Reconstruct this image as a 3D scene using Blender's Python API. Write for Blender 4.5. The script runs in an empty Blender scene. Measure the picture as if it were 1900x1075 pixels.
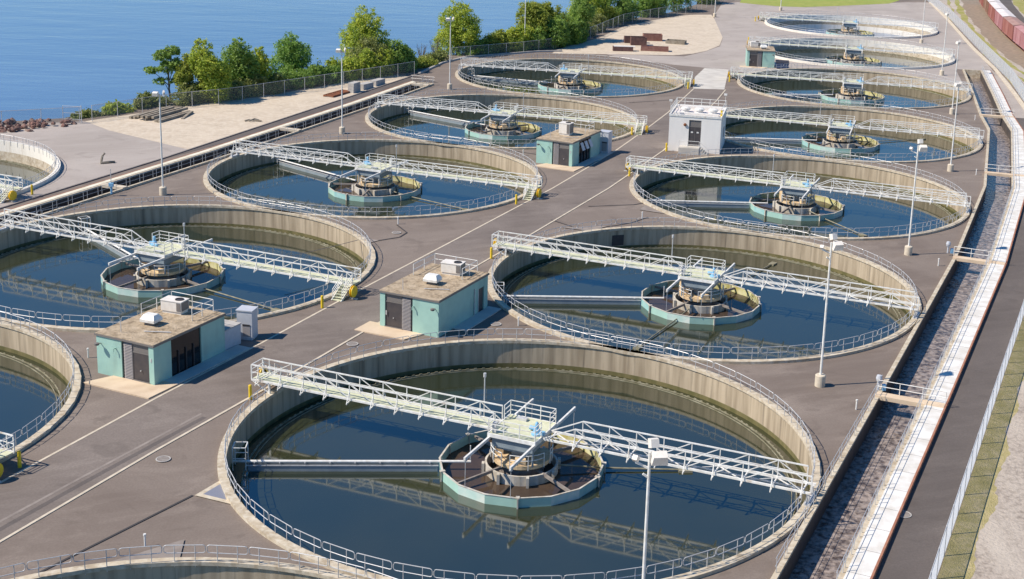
import bpy, math, random
from mathutils import Vector, Matrix, geometry
R = math.radians
random.seed(7)
scene = bpy.context.scene
col = scene.collection

# ---------------------------------------------------------------- camera, sky, sun
FPX, PITCH, ROLL, CAMH, PX, PY = 2571.43, 0.239059, 0.0352548, 41.6316, 1061.418, 336.522
cp, sp = math.cos(PITCH), math.sin(PITCH)
cr, sr = math.cos(ROLL), math.sin(ROLL)
fw = Vector((0, cp, -sp)); u0 = Vector((0, sp, cp)); r0 = Vector((1, 0, 0))
rt = cr * r0 + sr * u0; up = -sr * r0 + cr * u0
cam = bpy.data.cameras.new('Camera')
camo = bpy.data.objects.new('Camera', cam); col.objects.link(camo)
M = Matrix((rt, up, -fw)).transposed().to_4x4(); M.translation = (0, 0, CAMH)
camo.matrix_world = M
cam.sensor_width = 36; cam.lens = FPX / 1900 * 36
cam.shift_x = (950 - PX) / 1900; cam.shift_y = (PY - 537.5) / 1900
cam.clip_start = 1; cam.clip_end = 20000
scene.camera = camo

SUN_EL = R(47)
SD = Vector((-0.968, -0.25, 0)).normalized()
world = bpy.data.worlds.new('World'); scene.world = world
world.use_nodes = True
nt = world.node_tree
sky = nt.nodes.new('ShaderNodeTexSky'); sky.sky_type = 'NISHITA'; sky.sun_disc = False
sky.sun_elevation = SUN_EL; sky.sun_rotation = math.atan2(SD.x, SD.y)
sky.ozone_density = 6.0; sky.dust_density = 0.0; sky.air_density = 1.0
bg = nt.nodes['Background']; bg.inputs[1].default_value = 0.105
hs = nt.nodes.new('ShaderNodeHueSaturation'); hs.inputs['Saturation'].default_value = 1.24
nt.links.new(sky.outputs[0], hs.inputs['Color']); nt.links.new(hs.outputs[0], bg.inputs[0])
sun = bpy.data.lights.new('Sun', 'SUN'); sun.energy = 5.0; sun.angle = R(0.5); sun.color = (1, 0.90, 0.77)
suno = bpy.data.objects.new('Sun', sun); col.objects.link(suno)
sdir = Vector((SD.x * math.cos(SUN_EL), SD.y * math.cos(SUN_EL), math.sin(SUN_EL)))
suno.rotation_euler = sdir.to_track_quat('Z', 'Y').to_euler()
scene.view_settings.view_transform = 'Standard'; scene.view_settings.look = 'None'
scene.view_settings.exposure = 0.28; scene.view_settings.gamma = 1
scene.cycles.max_bounces = 8; scene.cycles.transparent_max_bounces = 16

# ---------------------------------------------------------------- materials
def mat(name, c1, rough=0.7, c2=None, scale=1.0, stretch=(1, 1, 1), metal=0.0, bump=0.0, bscale=None, lo=0.35, hi=0.65,
        c3=None, scale3=0.1, alpha=None, ior=None, detail=6, lo3=0.4, hi3=0.7, st3=(1, 1, 1), bdist=0.02):
    m = bpy.data.materials.new(name); m.use_nodes = True
    t = m.node_tree; N = t.nodes; L = t.links; b = N['Principled BSDF']
    b.inputs['Roughness'].default_value = rough; b.inputs['Metallic'].default_value = metal
    b.inputs['Base Color'].default_value = (*c1, 1)
    if ior: b.inputs['IOR'].default_value = ior
    if alpha is not None: b.inputs['Alpha'].default_value = alpha
    tc = N.new('ShaderNodeTexCoord')
    def noise(s, st, d):
        mp = N.new('ShaderNodeMapping'); mp.inputs['Scale'].default_value = st
        L.new(tc.outputs['Object'], mp.inputs[0])
        n = N.new('ShaderNodeTexNoise'); n.inputs['Scale'].default_value = s; n.inputs['Detail'].default_value = d
        L.new(mp.outputs[0], n.inputs['Vector']); return n
    last = None
    if c2:
        n = noise(scale, stretch, detail)
        rp = N.new('ShaderNodeValToRGB'); rp.color_ramp.elements[0].position = lo; rp.color_ramp.elements[1].position = hi
        rp.color_ramp.elements[0].color = (*c1, 1); rp.color_ramp.elements[1].color = (*c2, 1)
        L.new(n.outputs['Fac'], rp.inputs[0]); last = rp.outputs[0]
        if c3:
            n3 = noise(scale3, st3, 5)
            r3 = N.new('ShaderNodeMapRange'); r3.inputs[1].default_value = lo3; r3.inputs[2].default_value = hi3
            L.new(n3.outputs['Fac'], r3.inputs[0])
            mx = N.new('ShaderNodeMix'); mx.data_type = 'RGBA'
            L.new(r3.outputs[0], mx.inputs['Factor']); L.new(last, mx.inputs['A']); mx.inputs['B'].default_value = (*c3, 1)
            last = mx.outputs['Result']
        L.new(last, b.inputs['Base Color'])
    if bump:
        nb = noise(bscale or scale * 3, stretch, 5)
        bp = N.new('ShaderNodeBump'); bp.inputs['Strength'].default_value = bump; bp.inputs['Distance'].default_value = bdist
        L.new(nb.outputs['Fac'], bp.inputs['Height']); L.new(bp.outputs[0], b.inputs['Normal'])
    m['_'] = 1
    return m
MT = {}
def paving(name, base, light, dirt, rot=R(-24), wear=0.55):
    m = bpy.data.materials.new(name); m.use_nodes = True
    N = m.node_tree.nodes; L = m.node_tree.links; b = N['Principled BSDF']; b.inputs['Roughness'].default_value = 0.92
    tc = N.new('ShaderNodeTexCoord')
    def nz_(sc, st=(1, 1, 1), det=6, rough=0.6, r=0.0, dist=0.0):
        mp = N.new('ShaderNodeMapping'); mp.inputs['Scale'].default_value = st; mp.inputs['Rotation'].default_value = (0, 0, r)
        rm = N.new('ShaderNodeMapping'); rm.inputs['Rotation'].default_value = (0, 0, r); L.new(tc.outputs['Object'], rm.inputs[0]); mp.inputs['Rotation'].default_value = (0, 0, 0)
        L.new(rm.outputs[0], mp.inputs[0])
        n = N.new('ShaderNodeTexNoise'); n.inputs['Scale'].default_value = sc; n.inputs['Detail'].default_value = det; n.inputs['Roughness'].default_value = rough; n.inputs['Distortion'].default_value = dist
        L.new(mp.outputs[0], n.inputs['Vector']); return n.outputs['Fac']
    def rng(x, a, c, lo=0.0, hi=1.0):
        r_ = N.new('ShaderNodeMapRange'); r_.inputs[1].default_value = a; r_.inputs[2].default_value = c; r_.inputs[3].default_value = lo; r_.inputs[4].default_value = hi
        L.new(x, r_.inputs[0]); return r_.outputs[0]
    def mix(f, A, B):
        x = N.new('ShaderNodeMix'); x.data_type = 'RGBA'; L.new(f, x.inputs['Factor'])
        for k, v in (('A', A), ('B', B)):
            if isinstance(v, tuple): x.inputs[k].default_value = (*v, 1)
            else: L.new(v, x.inputs[k])
        return x.outputs['Result']
    c = mix(rng(nz_(0.07, dist=1.0), .38, .66), base, light)
    c = mix(rng(nz_(0.9, (0.12, 1, 1), r=rot), .46, .70, 0, wear), c, light)            # wheel-worn streaks
    c = mix(rng(nz_(0.22, (0.45, 1, 1), r=rot, det=8, rough=.7, dist=0.4), .52, .72, 0, .62), c, dirt)  # dried mud and dust
    c = mix(rng(nz_(0.33, dist=0.6), .58, .66, 0, .38), c, tuple(v * .68 for v in base))     # damp and oil patches
    c = mix(rng(nz_(7, det=4), .35, .65, 0, .38), c, tuple(v * .72 for v in base))            # grain
    L.new(c, b.inputs['Base Color'])
    bp = N.new('ShaderNodeBump'); bp.inputs['Strength'].default_value = .3; bp.inputs['Distance'].default_value = .02
    L.new(nz_(14), bp.inputs['Height']); L.new(bp.outputs[0], b.inputs['Normal'])
    return m
MT['asphalt'] = paving('asphalt', (0.168, 0.132, 0.108), (0.235, 0.192, 0.160), (0.335, 0.28, 0.235))
MT['road_surface'] = paving('road_surface', (0.152, 0.124, 0.106), (0.225, 0.188, 0.163), (0.30, 0.258, 0.225), wear=.8)
MT['asphalt_pale'] = paving('asphalt_pale', (0.35, 0.305, 0.27), (0.44, 0.39, 0.35), (0.50, 0.45, 0.40), wear=.5)
MT['asphalt_dark'] = paving('asphalt_dark', (0.104, 0.087, 0.078), (0.138, 0.117, 0.106), (0.18, 0.155, 0.139), wear=.7)
MT['seal'] = mat('seal', (0.05, 0.045, 0.045), 0.8)
MT['dust'] = mat('dust', (0.29, 0.25, 0.22), 0.95, (0.21, 0.178, 0.156), 0.8)
MT['kerb'] = mat('kerb', (0.62, 0.54, 0.42), 0.85, (0.5, 0.43, 0.33), 1.5)
MT['pad'] = mat('pad', (0.60, 0.47, 0.33), 0.85, (0.5, 0.37, 0.25), 0.7, c3=(0.66, 0.53, 0.38), scale3=0.4)
MT['pad_pale'] = mat('pad_pale', (0.58, 0.55, 0.49), 0.85, (0.48, 0.45, 0.40), 0.5)
MT['coping'] = mat('coping', (0.52, 0.44, 0.32), 0.85, (0.36, 0.29, 0.20), 0.9, c3=(0.6, 0.54, 0.43), scale3=2.5, bump=0.15, bscale=9)
MT['wall'] = mat('wall', (0.46, 0.38, 0.27), 0.85, (0.27, 0.215, 0.145), 1.2, stretch=(1.3, 1.3, 0.10), lo=0.40, hi=0.68, c3=(0.17, 0.14, 0.10), scale3=2.6, st3=(1, 1, 0.05), lo3=0.56, hi3=0.74, bump=0.15)
MT['wall_white'] = mat('wall_white', (0.74, 0.70, 0.62), 0.85, (0.55, 0.5, 0.42), 1.0, stretch=(1.3, 1.3, 0.1), lo=0.5, hi=0.8, bump=0.1)
MT['algae'] = mat('algae', (0.10, 0.095, 0.03), 0.8, (0.17, 0.145, 0.06), 1.5, stretch=(1, 1, 0.3))
MT['weir'] = mat('weir', (0.30, 0.28, 0.20), 0.7, (0.16, 0.145, 0.085), 1.5)
MT['white'] = mat('white', (0.80, 0.80, 0.77), 0.5, (0.66, 0.64, 0.59), 2.5, c3=(0.46, 0.36, 0.26), scale3=1.1, lo3=0.60, hi3=0.80)
MT['galv'] = mat('galv', (0.62, 0.62, 0.62), 0.45, (0.5, 0.5, 0.5), 3, metal=0.25)
MT['grate'] = mat('grate', (0.60, 0.61, 0.44), 0.75, (0.50, 0.51, 0.34), 2.0)
MT['steel'] = mat('steel', (0.20, 0.25, 0.29), 0.55, (0.26, 0.31, 0.34), 1.5)
MT['motor'] = mat('motor', (0.24, 0.48, 0.68), 0.5, (0.18, 0.40, 0.60), 3)
MT['yellow'] = mat('yellow', (0.85, 0.60, 0.03), 0.45, (0.75, 0.5, 0.02), 3)
MT['teal'] = mat('teal', (0.35, 0.56, 0.485), 0.55, (0.32, 0.52, 0.455), 1.4, c3=(0.27, 0.42, 0.37), scale3=0.9, st3=(1, 1, .25), lo3=0.52, hi3=0.8, bump=0.15, bscale=8)
MT['teal_pale'] = mat('teal_pale', (0.50, 0.65, 0.60), 0.55, (0.42, 0.60, 0.55), 1.2, c3=(0.62, 0.68, 0.62), scale3=1.6)
MT['teal_mid'] = mat('teal_mid', (0.24, 0.47, 0.46), 0.55, (0.34, 0.53, 0.51), 1.2)
MT['sunlit_stain'] = mat('sunlit_stain', (0.58, 0.56, 0.25), 0.8, (0.42, 0.36, 0.10), 1.6, stretch=(1, 1, 0.4), c3=(0.66, 0.64, 0.42), scale3=1.3)
MT['concrete'] = mat('concrete', (0.60, 0.57, 0.51), 0.8, (0.40, 0.36, 0.29), 2.0, stretch=(1, 1, 0.3), c3=(0.36, 0.26, 0.14), scale3=1.5, lo3=0.55, hi3=0.8)
MT['beige'] = mat('beige', (0.70, 0.54, 0.34), 0.7, (0.60, 0.43, 0.24), 2.5, c3=(0.38, 0.22, 0.10), scale3=1.6, lo3=0.58, hi3=0.75)
MT['roof'] = mat('roof', (0.40, 0.31, 0.205), 0.95, (0.20, 0.15, 0.095), 3.2, c3=(0.48, 0.385, 0.27), scale3=1.1, bump=1.0, bscale=6, bdist=0.08, lo=.40, hi=.66)
MT['fascia'] = mat('fascia', (0.17, 0.155, 0.145), 0.6)
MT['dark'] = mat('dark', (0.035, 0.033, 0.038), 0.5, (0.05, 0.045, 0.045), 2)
MT['door'] = mat('door', (0.055, 0.05, 0.055), 0.45, (0.075, 0.065, 0.065), 1.5)
MT['louver'] = mat('louver', (0.30, 0.28, 0.28), 0.55)
MT['glass'] = mat('glass', (0.015, 0.017, 0.02), 0.06)
MT['cabinet'] = mat('cabinet', (0.52, 0.54, 0.58), 0.5, (0.46, 0.48, 0.52), 2)
MT['ac'] = mat('ac', (0.78, 0.74, 0.68), 0.5, (0.70, 0.65, 0.58), 2.5)
MT['rust'] = mat('rust', (0.28, 0.10, 0.045), 0.85, (0.16, 0.06, 0.03), 2.5)
MT['rust_edge'] = mat('rust_edge', (0.42, 0.20, 0.12), 0.8, (0.30, 0.12, 0.07), 1.5)
MT['whitedeck'] = mat('whitedeck', (0.78, 0.77, 0.73), 0.65, (0.62, 0.59, 0.53), 0.9, c3=(0.56, 0.52, 0.45), scale3=0.5, lo3=0.56, hi3=0.78, bump=0.2)
MT['creamdeck'] = mat('creamdeck', (0.78, 0.74, 0.60), 0.7, (0.66, 0.60, 0.45), 1.0)
MT['sand'] = mat('sand', (0.56, 0.47, 0.36), 0.95, (0.46, 0.38, 0.285), 0.3, c3=(0.61, 0.53, 0.42), scale3=1.2, bump=0.5, bscale=2.5, bdist=0.1)
MT['gravel'] = mat('gravel', (0.43, 0.37, 0.31), 0.95, (0.24, 0.20, 0.165), 2.6, c3=(0.50, 0.44, 0.37), scale3=0.35, st3=(1, .25, 1), bump=0.9, bscale=6, bdist=0.08, lo=.42, hi=.7)
MT['drygrass'] = mat('drygrass', (0.36, 0.31, 0.13), 0.95, (0.46, 0.38, 0.21), 2.2, c3=(0.30, 0.26, 0.10), scale3=0.6, bump=1.0, bscale=9, bdist=0.1)
MT['verge'] = mat('verge', (0.30, 0.285, 0.075), 0.95, (0.40, 0.33, 0.17), 0.7, c3=(0.25, 0.26, 0.05), scale3=0.25, bump=1.0, bscale=6, bdist=0.1)
MT['lawn'] = mat('lawn', (0.27, 0.31, 0.055), 0.95, (0.33, 0.34, 0.08), 0.15, c3=(0.22, 0.27, 0.045), scale3=0.6)
MT['bank'] = mat('bank', (0.10, 0.11, 0.035), 0.95, (0.17, 0.15, 0.06), 0.8, bump=1, bscale=3, bdist=0.2)
MT['ballast'] = mat('ballast', (0.30, 0.235, 0.17), 0.95, (0.22, 0.17, 0.125), 1.0)
MT['shade_wall'] = mat('shade_wall', (0.055, 0.048, 0.045), 0.6, (0.10, 0.08, 0.065), 1.2, stretch=(1, 1, .2))  # near-black so the channel's inner walls look in shade
MT['wet_floor'] = mat('wet_floor', (0.09, 0.08, 0.07), 0.5, (0.16, 0.14, 0.12), .6)
MT['stone'] = mat('stone', (0.23, 0.12, 0.095), 0.9, (0.11, 0.065, 0.055), 0.9, c3=(0.42, 0.32, 0.25), scale3=1.3, lo3=0.52, hi3=0.7, bump=0.5)
MT['timber'] = mat('timber', (0.33, 0.29, 0.23), 0.9, (0.22, 0.185, 0.14), 1.5)
MT['block'] = mat('block', (0.47, 0.45, 0.42), 0.9, (0.36, 0.34, 0.32), 1.2)
MT['bark'] = mat('bark', (0.11, 0.085, 0.06), 0.95, (0.17, 0.14, 0.10), 3)
MT['iron'] = mat('iron', (0.20, 0.17, 0.15), 0.7, (0.28, 0.25, 0.22), 3)
MT['car_pink'] = mat('car_pink', (0.36, 0.155, 0.165), 0.75, (0.46, 0.25, 0.25), 0.9, stretch=(1, 1, 0.15))
MT['car_red'] = mat('car_red', (0.30, 0.105, 0.085), 0.75, (0.38, 0.17, 0.14), 0.9, stretch=(1, 1, 0.15))
MT['car_brown'] = mat('car_brown', (0.24, 0.125, 0.085), 0.75, (0.34, 0.22, 0.16), 0.9, stretch=(1, 1, 0.15))
MT['roof_white'] = mat('roof_white', (0.74, 0.70, 0.68), 0.7, (0.62, 0.56, 0.53), 0.8)
MT['roof_pink'] = mat('roof_pink', (0.42, 0.20, 0.20), 0.7, (0.5, 0.28, 0.26), 0.8)
MT['roof_brown'] = mat('roof_brown', (0.33, 0.18, 0.15), 0.7, (0.42, 0.27, 0.22), 0.8)
MT['wire'] = mat('wire', (0.86, 0.86, 0.85), 0.5)
MT['chain'] = mat('chain', (0.60, 0.62, 0.63), 0.6, alpha=0.62)
MT['chain_old'] = mat('chain_old', (0.26, 0.29, 0.29), 0.6, alpha=0.17)
MT['plate'] = mat('plate', (0.20, 0.21, 0.26), 0.6)

def water_mat(name, c1, c2, cs, rough, bumps, ior=1.333):
    m = mat(name, c1, rough, c2, cs, ior=ior, detail=3)
    N = m.node_tree.nodes; L = m.node_tree.links; b = N['Principled BSDF']
    tc = [n for n in N if n.type == 'TEX_COORD'][0]
    prev = None
    for (s, st, rot, strength, dist) in bumps:
        mp = N.new('ShaderNodeMapping'); mp.inputs['Scale'].default_value = st; mp.inputs['Rotation'].default_value = (0, 0, rot)
        L.new(tc.outputs['Object'], mp.inputs[0])
        n = N.new('ShaderNodeTexNoise'); n.inputs['Scale'].default_value = s; n.inputs['Detail'].default_value = 3
        L.new(mp.outputs[0], n.inputs['Vector'])
        bp = N.new('ShaderNodeBump'); bp.inputs['Strength'].default_value = strength; bp.inputs['Distance'].default_value = dist
        L.new(n.outputs['Fac'], bp.inputs['Height'])
        if prev: L.new(prev.outputs[0], bp.inputs['Normal'])
        prev = bp
    if prev: L.new(prev.outputs[0], b.inputs['Normal'])
    return m
MT['tank_water'] = water_mat('tank_water', (0.020, 0.027, 0.014), (0.032, 0.036, 0.015), 0.07, 0.06, [(0.8, (1, 1, 1), 0, 0.06, 0.02)])
MT['brown_water'] = water_mat('brown_water', (0.072, 0.049, 0.033), (0.055, 0.039, 0.029), 0.6, 0.05, [(1.5, (1, 1, 1), 0, 0.08, 0.02)])
MT['lake_water'] = water_mat('lake_water', (0.095, 0.165, 0.29), (0.125, 0.20, 0.33), 0.010, 0.16, [(0.10, (0.45, 1.0, 1), R(14), 0.30, 0.55), (0.55, (0.45, 1, 1), R(4), 0.28, 0.14)])
MT['channel_water'] = water_mat('channel_water', (0.065, 0.048, 0.040), (0.36, 0.30, 0.26), 2.6, 0.14, [(1.6, (1, 1, 1), 0, 0.8, 0.12), (5, (1, 1, 1), 0, 0.6, 0.05)])
for k_, v_ in (('tank_water', 2.4), ('lake_water', 1.8)): MT[k_].node_tree.nodes['Principled BSDF'].inputs['IOR'].default_value = v_
def leaf_mat(name, c1, c2, c3):
    m = mat(name, c1, 0.6, c2, 0.55, c3=c3, scale3=1.7, lo=0.38, hi=0.62, lo3=0.5, hi3=0.72)
    b = m.node_tree.nodes['Principled BSDF']; N = m.node_tree.nodes; L = m.node_tree.links
    tr = N.new('ShaderNodeBsdfTranslucent'); src = b.inputs['Base Color'].links[0].from_socket
    L.new(src, tr.inputs[0])
    mx = N.new('ShaderNodeMixShader'); mx.inputs[0].default_value = 0.42
    L.new(b.outputs[0], mx.inputs[1]); L.new(tr.outputs[0], mx.inputs[2])
    L.new(mx.outputs[0], N['Material Output'].inputs[0]); return m
MT['leaf_mid'] = leaf_mat('leaf_mid', (0.321, 0.423, 0.046), (0.546, 0.59, 0.073), (0.228, 0.337, 0.053))
MT['leaf_dark'] = leaf_mat('leaf_dark', (0.182, 0.307, 0.059), (0.3, 0.432, 0.073), (0.14, 0.234, 0.063))
MT['leaf_bright'] = leaf_mat('leaf_bright', (0.19, 0.333, 0.06), (0.265, 0.425, 0.075), (0.138, 0.241, 0.05))
MT['leaf_yellow'] = leaf_mat('leaf_yellow', (0.30, 0.36, 0.05), (0.39, 0.42, 0.065), (0.21, 0.29, 0.045))
MT['leaf_olive'] = leaf_mat('leaf_olive', (0.25, 0.29, 0.075), (0.33, 0.345, 0.11), (0.17, 0.215, 0.055))

# ---------------------------------------------------------------- mesh builder
class MB:
    def __init__(s): s.v = []; s.f = []; s.m = []
    def face(s, pts, mi=0):
        b = len(s.v); s.v += [tuple(p) for p in pts]; s.f.append(tuple(range(b, b + len(pts)))); s.m.append(mi)
    def hexa(s, p, mi=0):
        b = len(s.v); s.v += [tuple(q) for q in p]
        for q in ((3, 2, 1, 0), (4, 5, 6, 7), (0, 1, 5, 4), (1, 2, 6, 5), (2, 3, 7, 6), (3, 0, 4, 7)):
            s.f.append(tuple(b + i for i in q)); s.m.append(mi)
    def box(s, x0, x1, y0, y1, z0, z1, mi=0):
        s.hexa([(x0, y0, z0), (x1, y0, z0), (x1, y1, z0), (x0, y1, z0), (x0, y0, z1), (x1, y0, z1), (x1, y1, z1), (x0, y1, z1)], mi)
    def bar(s, p, q, w, h=None, mi=0):
        p = Vector(p); q = Vector(q); d = q - p
        if d.length < 1e-6: return
        d.normalize(); h = h or w
        a = Vector((0, 0, 1)) if abs(d.z) < 0.95 else Vector((1, 0, 0))
        x = d.cross(a).normalized(); y = x.cross(d)
        o = [x * -w / 2 + y * -h / 2, x * w / 2 + y * -h / 2, x * w / 2 + y * h / 2, x * -w / 2 + y * h / 2]
        s.hexa([p + k for k in o] + [q + k for k in o], mi)
    def tube(s, pts, r, n=6, mi=0, r2=None, caps=True):
        pts = [Vector(p) for p in pts]; rings = []
        for i, p in enumerate(pts):
            d = (pts[min(i + 1, len(pts) - 1)] - pts[max(i - 1, 0)]).normalized()
            a = Vector((0, 0, 1)) if abs(d.z) < 0.9 else Vector((1, 0, 0))
            x = d.cross(a).normalized(); y = d.cross(x)
            rr = r if r2 is None else r + (r2 - r) * i / (len(pts) - 1)
            b = len(s.v); s.v += [tuple(p + (x * math.cos(2 * math.pi * k / n) + y * math.sin(2 * math.pi * k / n)) * rr) for k in range(n)]
            rings.append(b)
        for a, b in zip(rings, rings[1:]):
            for k in range(n):
                s.f.append((a + k, a + (k + 1) % n, b + (k + 1) % n, b + k)); s.m.append(mi)
        if caps:
            s.f.append(tuple(range(rings[0] + n - 1, rings[0] - 1, -1))); s.m.append(mi)
            s.f.append(tuple(range(rings[-1], rings[-1] + n))); s.m.append(mi)
    def lathe(s, prof, n=96, cx=0, cy=0, mi=0, a0=0.0, a1=2 * math.pi, mis=None, close=False):
        full = abs(a1 - a0 - 2 * math.pi) < 1e-6
        k = n if full else n + 1; b = len(s.v); P = len(prof)
        for i in range(k):
            a = a0 + (a1 - a0) * i / n; c, si = math.cos(a), math.sin(a)
            for (r, z) in prof: s.v.append((cx + r * c, cy + r * si, z))
        segs = P if close else P - 1
        for i in range(n):
            j = (i + 1) % k
            for t in range(segs):
                u = (t + 1) % P
                s.f.append((b + i * P + t, b + j * P + t, b + j * P + u, b + i * P + u)); s.m.append(mis[t] if mis else mi)
    def prism(s, poly, z0, z1, mi=0, top=None):
        n = len(poly); b = len(s.v)
        s.v += [(p[0], p[1], z0) for p in poly] + [(p[0], p[1], z1) for p in poly]
        for i in range(n):
            j = (i + 1) % n; s.f.append((b + i, b + j, b + n + j, b + n + i)); s.m.append(mi)
        s.f.append(tuple(b + n + i for i in range(n))); s.m.append(mi if top is None else top)
        s.f.append(tuple(b + n - 1 - i for i in range(n))); s.m.append(mi)
    def disc(s, r, z, n=64, mi=0, cx=0, cy=0):
        s.face([(cx + r * math.cos(2 * math.pi * k / n), cy + r * math.sin(2 * math.pi * k / n), z) for k in range(n)], mi)
    def build(s, name, mats, parent=None, smooth=False, loc=None):
        me = bpy.data.meshes.new(name); me.from_pydata(s.v, [], s.f)
        if isinstance(mats, str): mats = [mats]
        for k in mats: me.materials.append(MT[k])
        if len(mats) > 1: me.polygons.foreach_set('material_index', s.m)
        if smooth: me.polygons.foreach_set('use_smooth', [True] * len(me.polygons))
        me.update()
        o = bpy.data.objects.new(name, me); col.objects.link(o)
        if parent: o.parent = parent
        if loc: o.location = loc
        return o
def tag(o, label=None, cat=None, group=None, kind=None):
    if label: o['label'] = label
    if cat: o['category'] = cat
    if group: o['group'] = group
    if kind: o['kind'] = kind
    return o
def thing(name, label, cat, loc=(0, 0, 0), rz=0.0, group=None):
    o = bpy.data.objects.new(name, None); col.objects.link(o); o.empty_display_size = 0.3
    o.location = loc; o.rotation_euler = (0, 0, rz); return tag(o, label, cat, group)
def kids(o): return [c for c in bpy.data.objects if c.parent == o]
def copy_tree(o, loc=None, rz=None, label=None):
    tree = {}
    def rec(a, par):
        c = a.copy(); col.objects.link(c); c.parent = par
        for ch in a.children: rec(ch, c)
        return c
    r = rec(o, None)
    if loc is not None: r.location = loc
    if rz is not None: r.rotation_euler = (0, 0, rz)
    if label: r['label'] = label
    return r
def offset(pts, d):
    """offset an open polyline to its left by d"""
    out = []; P = [Vector((p[0], p[1])) for p in pts]
    for i, p in enumerate(P):
        ds = []
        if i > 0: ds.append((P[i] - P[i - 1]).normalized())
        if i < len(P) - 1: ds.append((P[i + 1] - P[i]).normalized())
        t = sum(ds, Vector((0, 0))).normalized(); n = Vector((-t.y, t.x))
        k = 1 / max(0.5, n.dot(Vector((-ds[0].y, ds[0].x))))
        out.append((p.x + n.x * d * k, p.y + n.y * d * k))
    return out
def strip(mb, a, b, z0, z1, mi=0, top=None):
    """solid between two polylines of equal length"""
    for i in range(len(a) - 1):
        mb.hexa([(*a[i], z0), (*b[i], z0), (*b[i + 1], z0), (*a[i + 1], z0), (*a[i], z1), (*b[i], z1), (*b[i + 1], z1), (*a[i + 1], z1)], mi)
def sheet(mb, a, b, z, mi=0):
    for i in range(len(a) - 1):
        mb.face([(*a[i], z), (*b[i], z), (*b[i + 1], z), (*a[i + 1], z)], mi)
def resample(pts, step):
    out = [pts[0]]; acc = 0
    P = [Vector((p[0], p[1])) for p in pts]
    L = [0]
    for i in range(1, len(P)): L.append(L[-1] + (P[i] - P[i - 1]).length)
    n = max(1, int(L[-1] / step)); res = []
    for k in range(n + 1):
        t = L[-1] * k / n
        for i in range(1, len(P)):
            if t <= L[i] + 1e-6:
                q = P[i - 1].lerp(P[i], (t - L[i - 1]) / max(1e-9, L[i] - L[i - 1])); res.append((q.x, q.y)); break
    return res
def smooth_line(pts, it=2):
    for _ in range(it):
        q = [pts[0]]
        for a, b in zip(pts, pts[1:]):
            q.append((a[0] * .75 + b[0] * .25, a[1] * .75 + b[1] * .25)); q.append((a[0] * .25 + b[0] * .75, a[1] * .25 + b[1] * .75))
        q.append(pts[-1]); pts = q
    return pts
def structure(mb, name, mats, z=None, smooth=False):
    return tag(mb.build(name, mats, smooth=smooth), kind='structure')

# ---------------------------------------------------------------- layout (metres)
TANKS = {  # centre, bridge direction of the stair end (degrees)
    'R0': (-19.8, 52.6, 158.2), 'R1': (-2.9, 91.3, 158.2), 'R2': (13.0, 129.5, 158.4), 'R3': (28.2, 168.4, 160.4), 'R4': (40.9, 208.4, 165.0),
    'R5': (50.6, 250.4, 168.5), 'R6': (59.2, 294.7, 168.5), 'R7': (67.2, 341.5, 167.0),
    'L0': (-57.1, 93.0, -23.5), 'L1': (-40.4, 131.6, -22.2), 'L2': (-24.9, 170.1, -19.7), 'L3': (-10.9, 209.0, -14.2), 'L4': (-1.0, 251.0, -10.0),
    'LL': (-83.8, 161.4, -22.3)}
PHR = {'R0': 'the tank cut off by the bottom edge', 'R1': 'the largest foreground tank', 'R2': 'the second tank of the right row', 'R3': 'the right-row tank before the white building',
       'R4': 'the tank beside the white building', 'R5': 'the fifth tank of the right row', 'R6': 'the white-walled sixth tank on the right', 'R7': 'the drained tank near the lawn',
       'L0': 'the tank cut by the left edge', 'L1': 'the tank behind the nearest pump house', 'L2': 'the second tank of the left row', 'L3': 'the third tank of the left row',
       'L4': 'the farthest tank of the left row', 'LL': 'the white-walled tank at far left'}
TR = 21.0; WZ = -1.95
LW = [(-9, 22), (12.6, 73.8), (18.3, 87.5), (25.2, 104.0), (40.9, 141.9), (53.5, 175.4), (65.1, 214.4), (67.3, 227.0), (72.0, 249.0), (77.6, 276.4)]
RCW = 3.15   # channel clear width, right
R_in = offset(LW, -0.35); R_out = offset(LW, -0.35 - RCW); R_cope = offset(LW, -0.35 - RCW - 0.4); R_walk = offset(LW, -0.35 - RCW - 0.4 - 1.42)
R_road = offset(LW, -0.35 - RCW - 0.4 - 1.42 - 0.14)
LN = [(-78, 98), (-60.0, 140.0), (-45.2, 178.0), (-31.6, 216.3), (-24.6, 237.9)]
LCW = 2.9
L_in = offset(LN, 0.3); L_out = offset(LN, 0.3 + LCW); L_walk = offset(LN, 0.3 + LCW + 1.05); L_edge = offset(LN, 0.3 + LCW + 1.2)
FENCE_R = [(-14, -10), (5, 32), (22.4, 74.4), (36.2, 107.8), (52, 146), (66, 188), (76, 225), (83.5, 264), (89.3, 306), (98, 366), (104, 420)]
FENCE_L = [(-400, 20), (-150, 155), (-104, 180), (-80, 190.7), (-71.2, 195.5), (-61.4, 208.7), (-54.2, 214.6), (-47, 224.3), (-40, 233.5), (-32.3, 243.6), (-29.2, 248),
           (-24.3, 268), (-10.9, 279.5), (-4.8, 286.3), (3.6, 305), (10.7, 329.3), (20.3, 345.7), (27.3, 355.7), (40, 387), (52, 430), (62, 520)]

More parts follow.
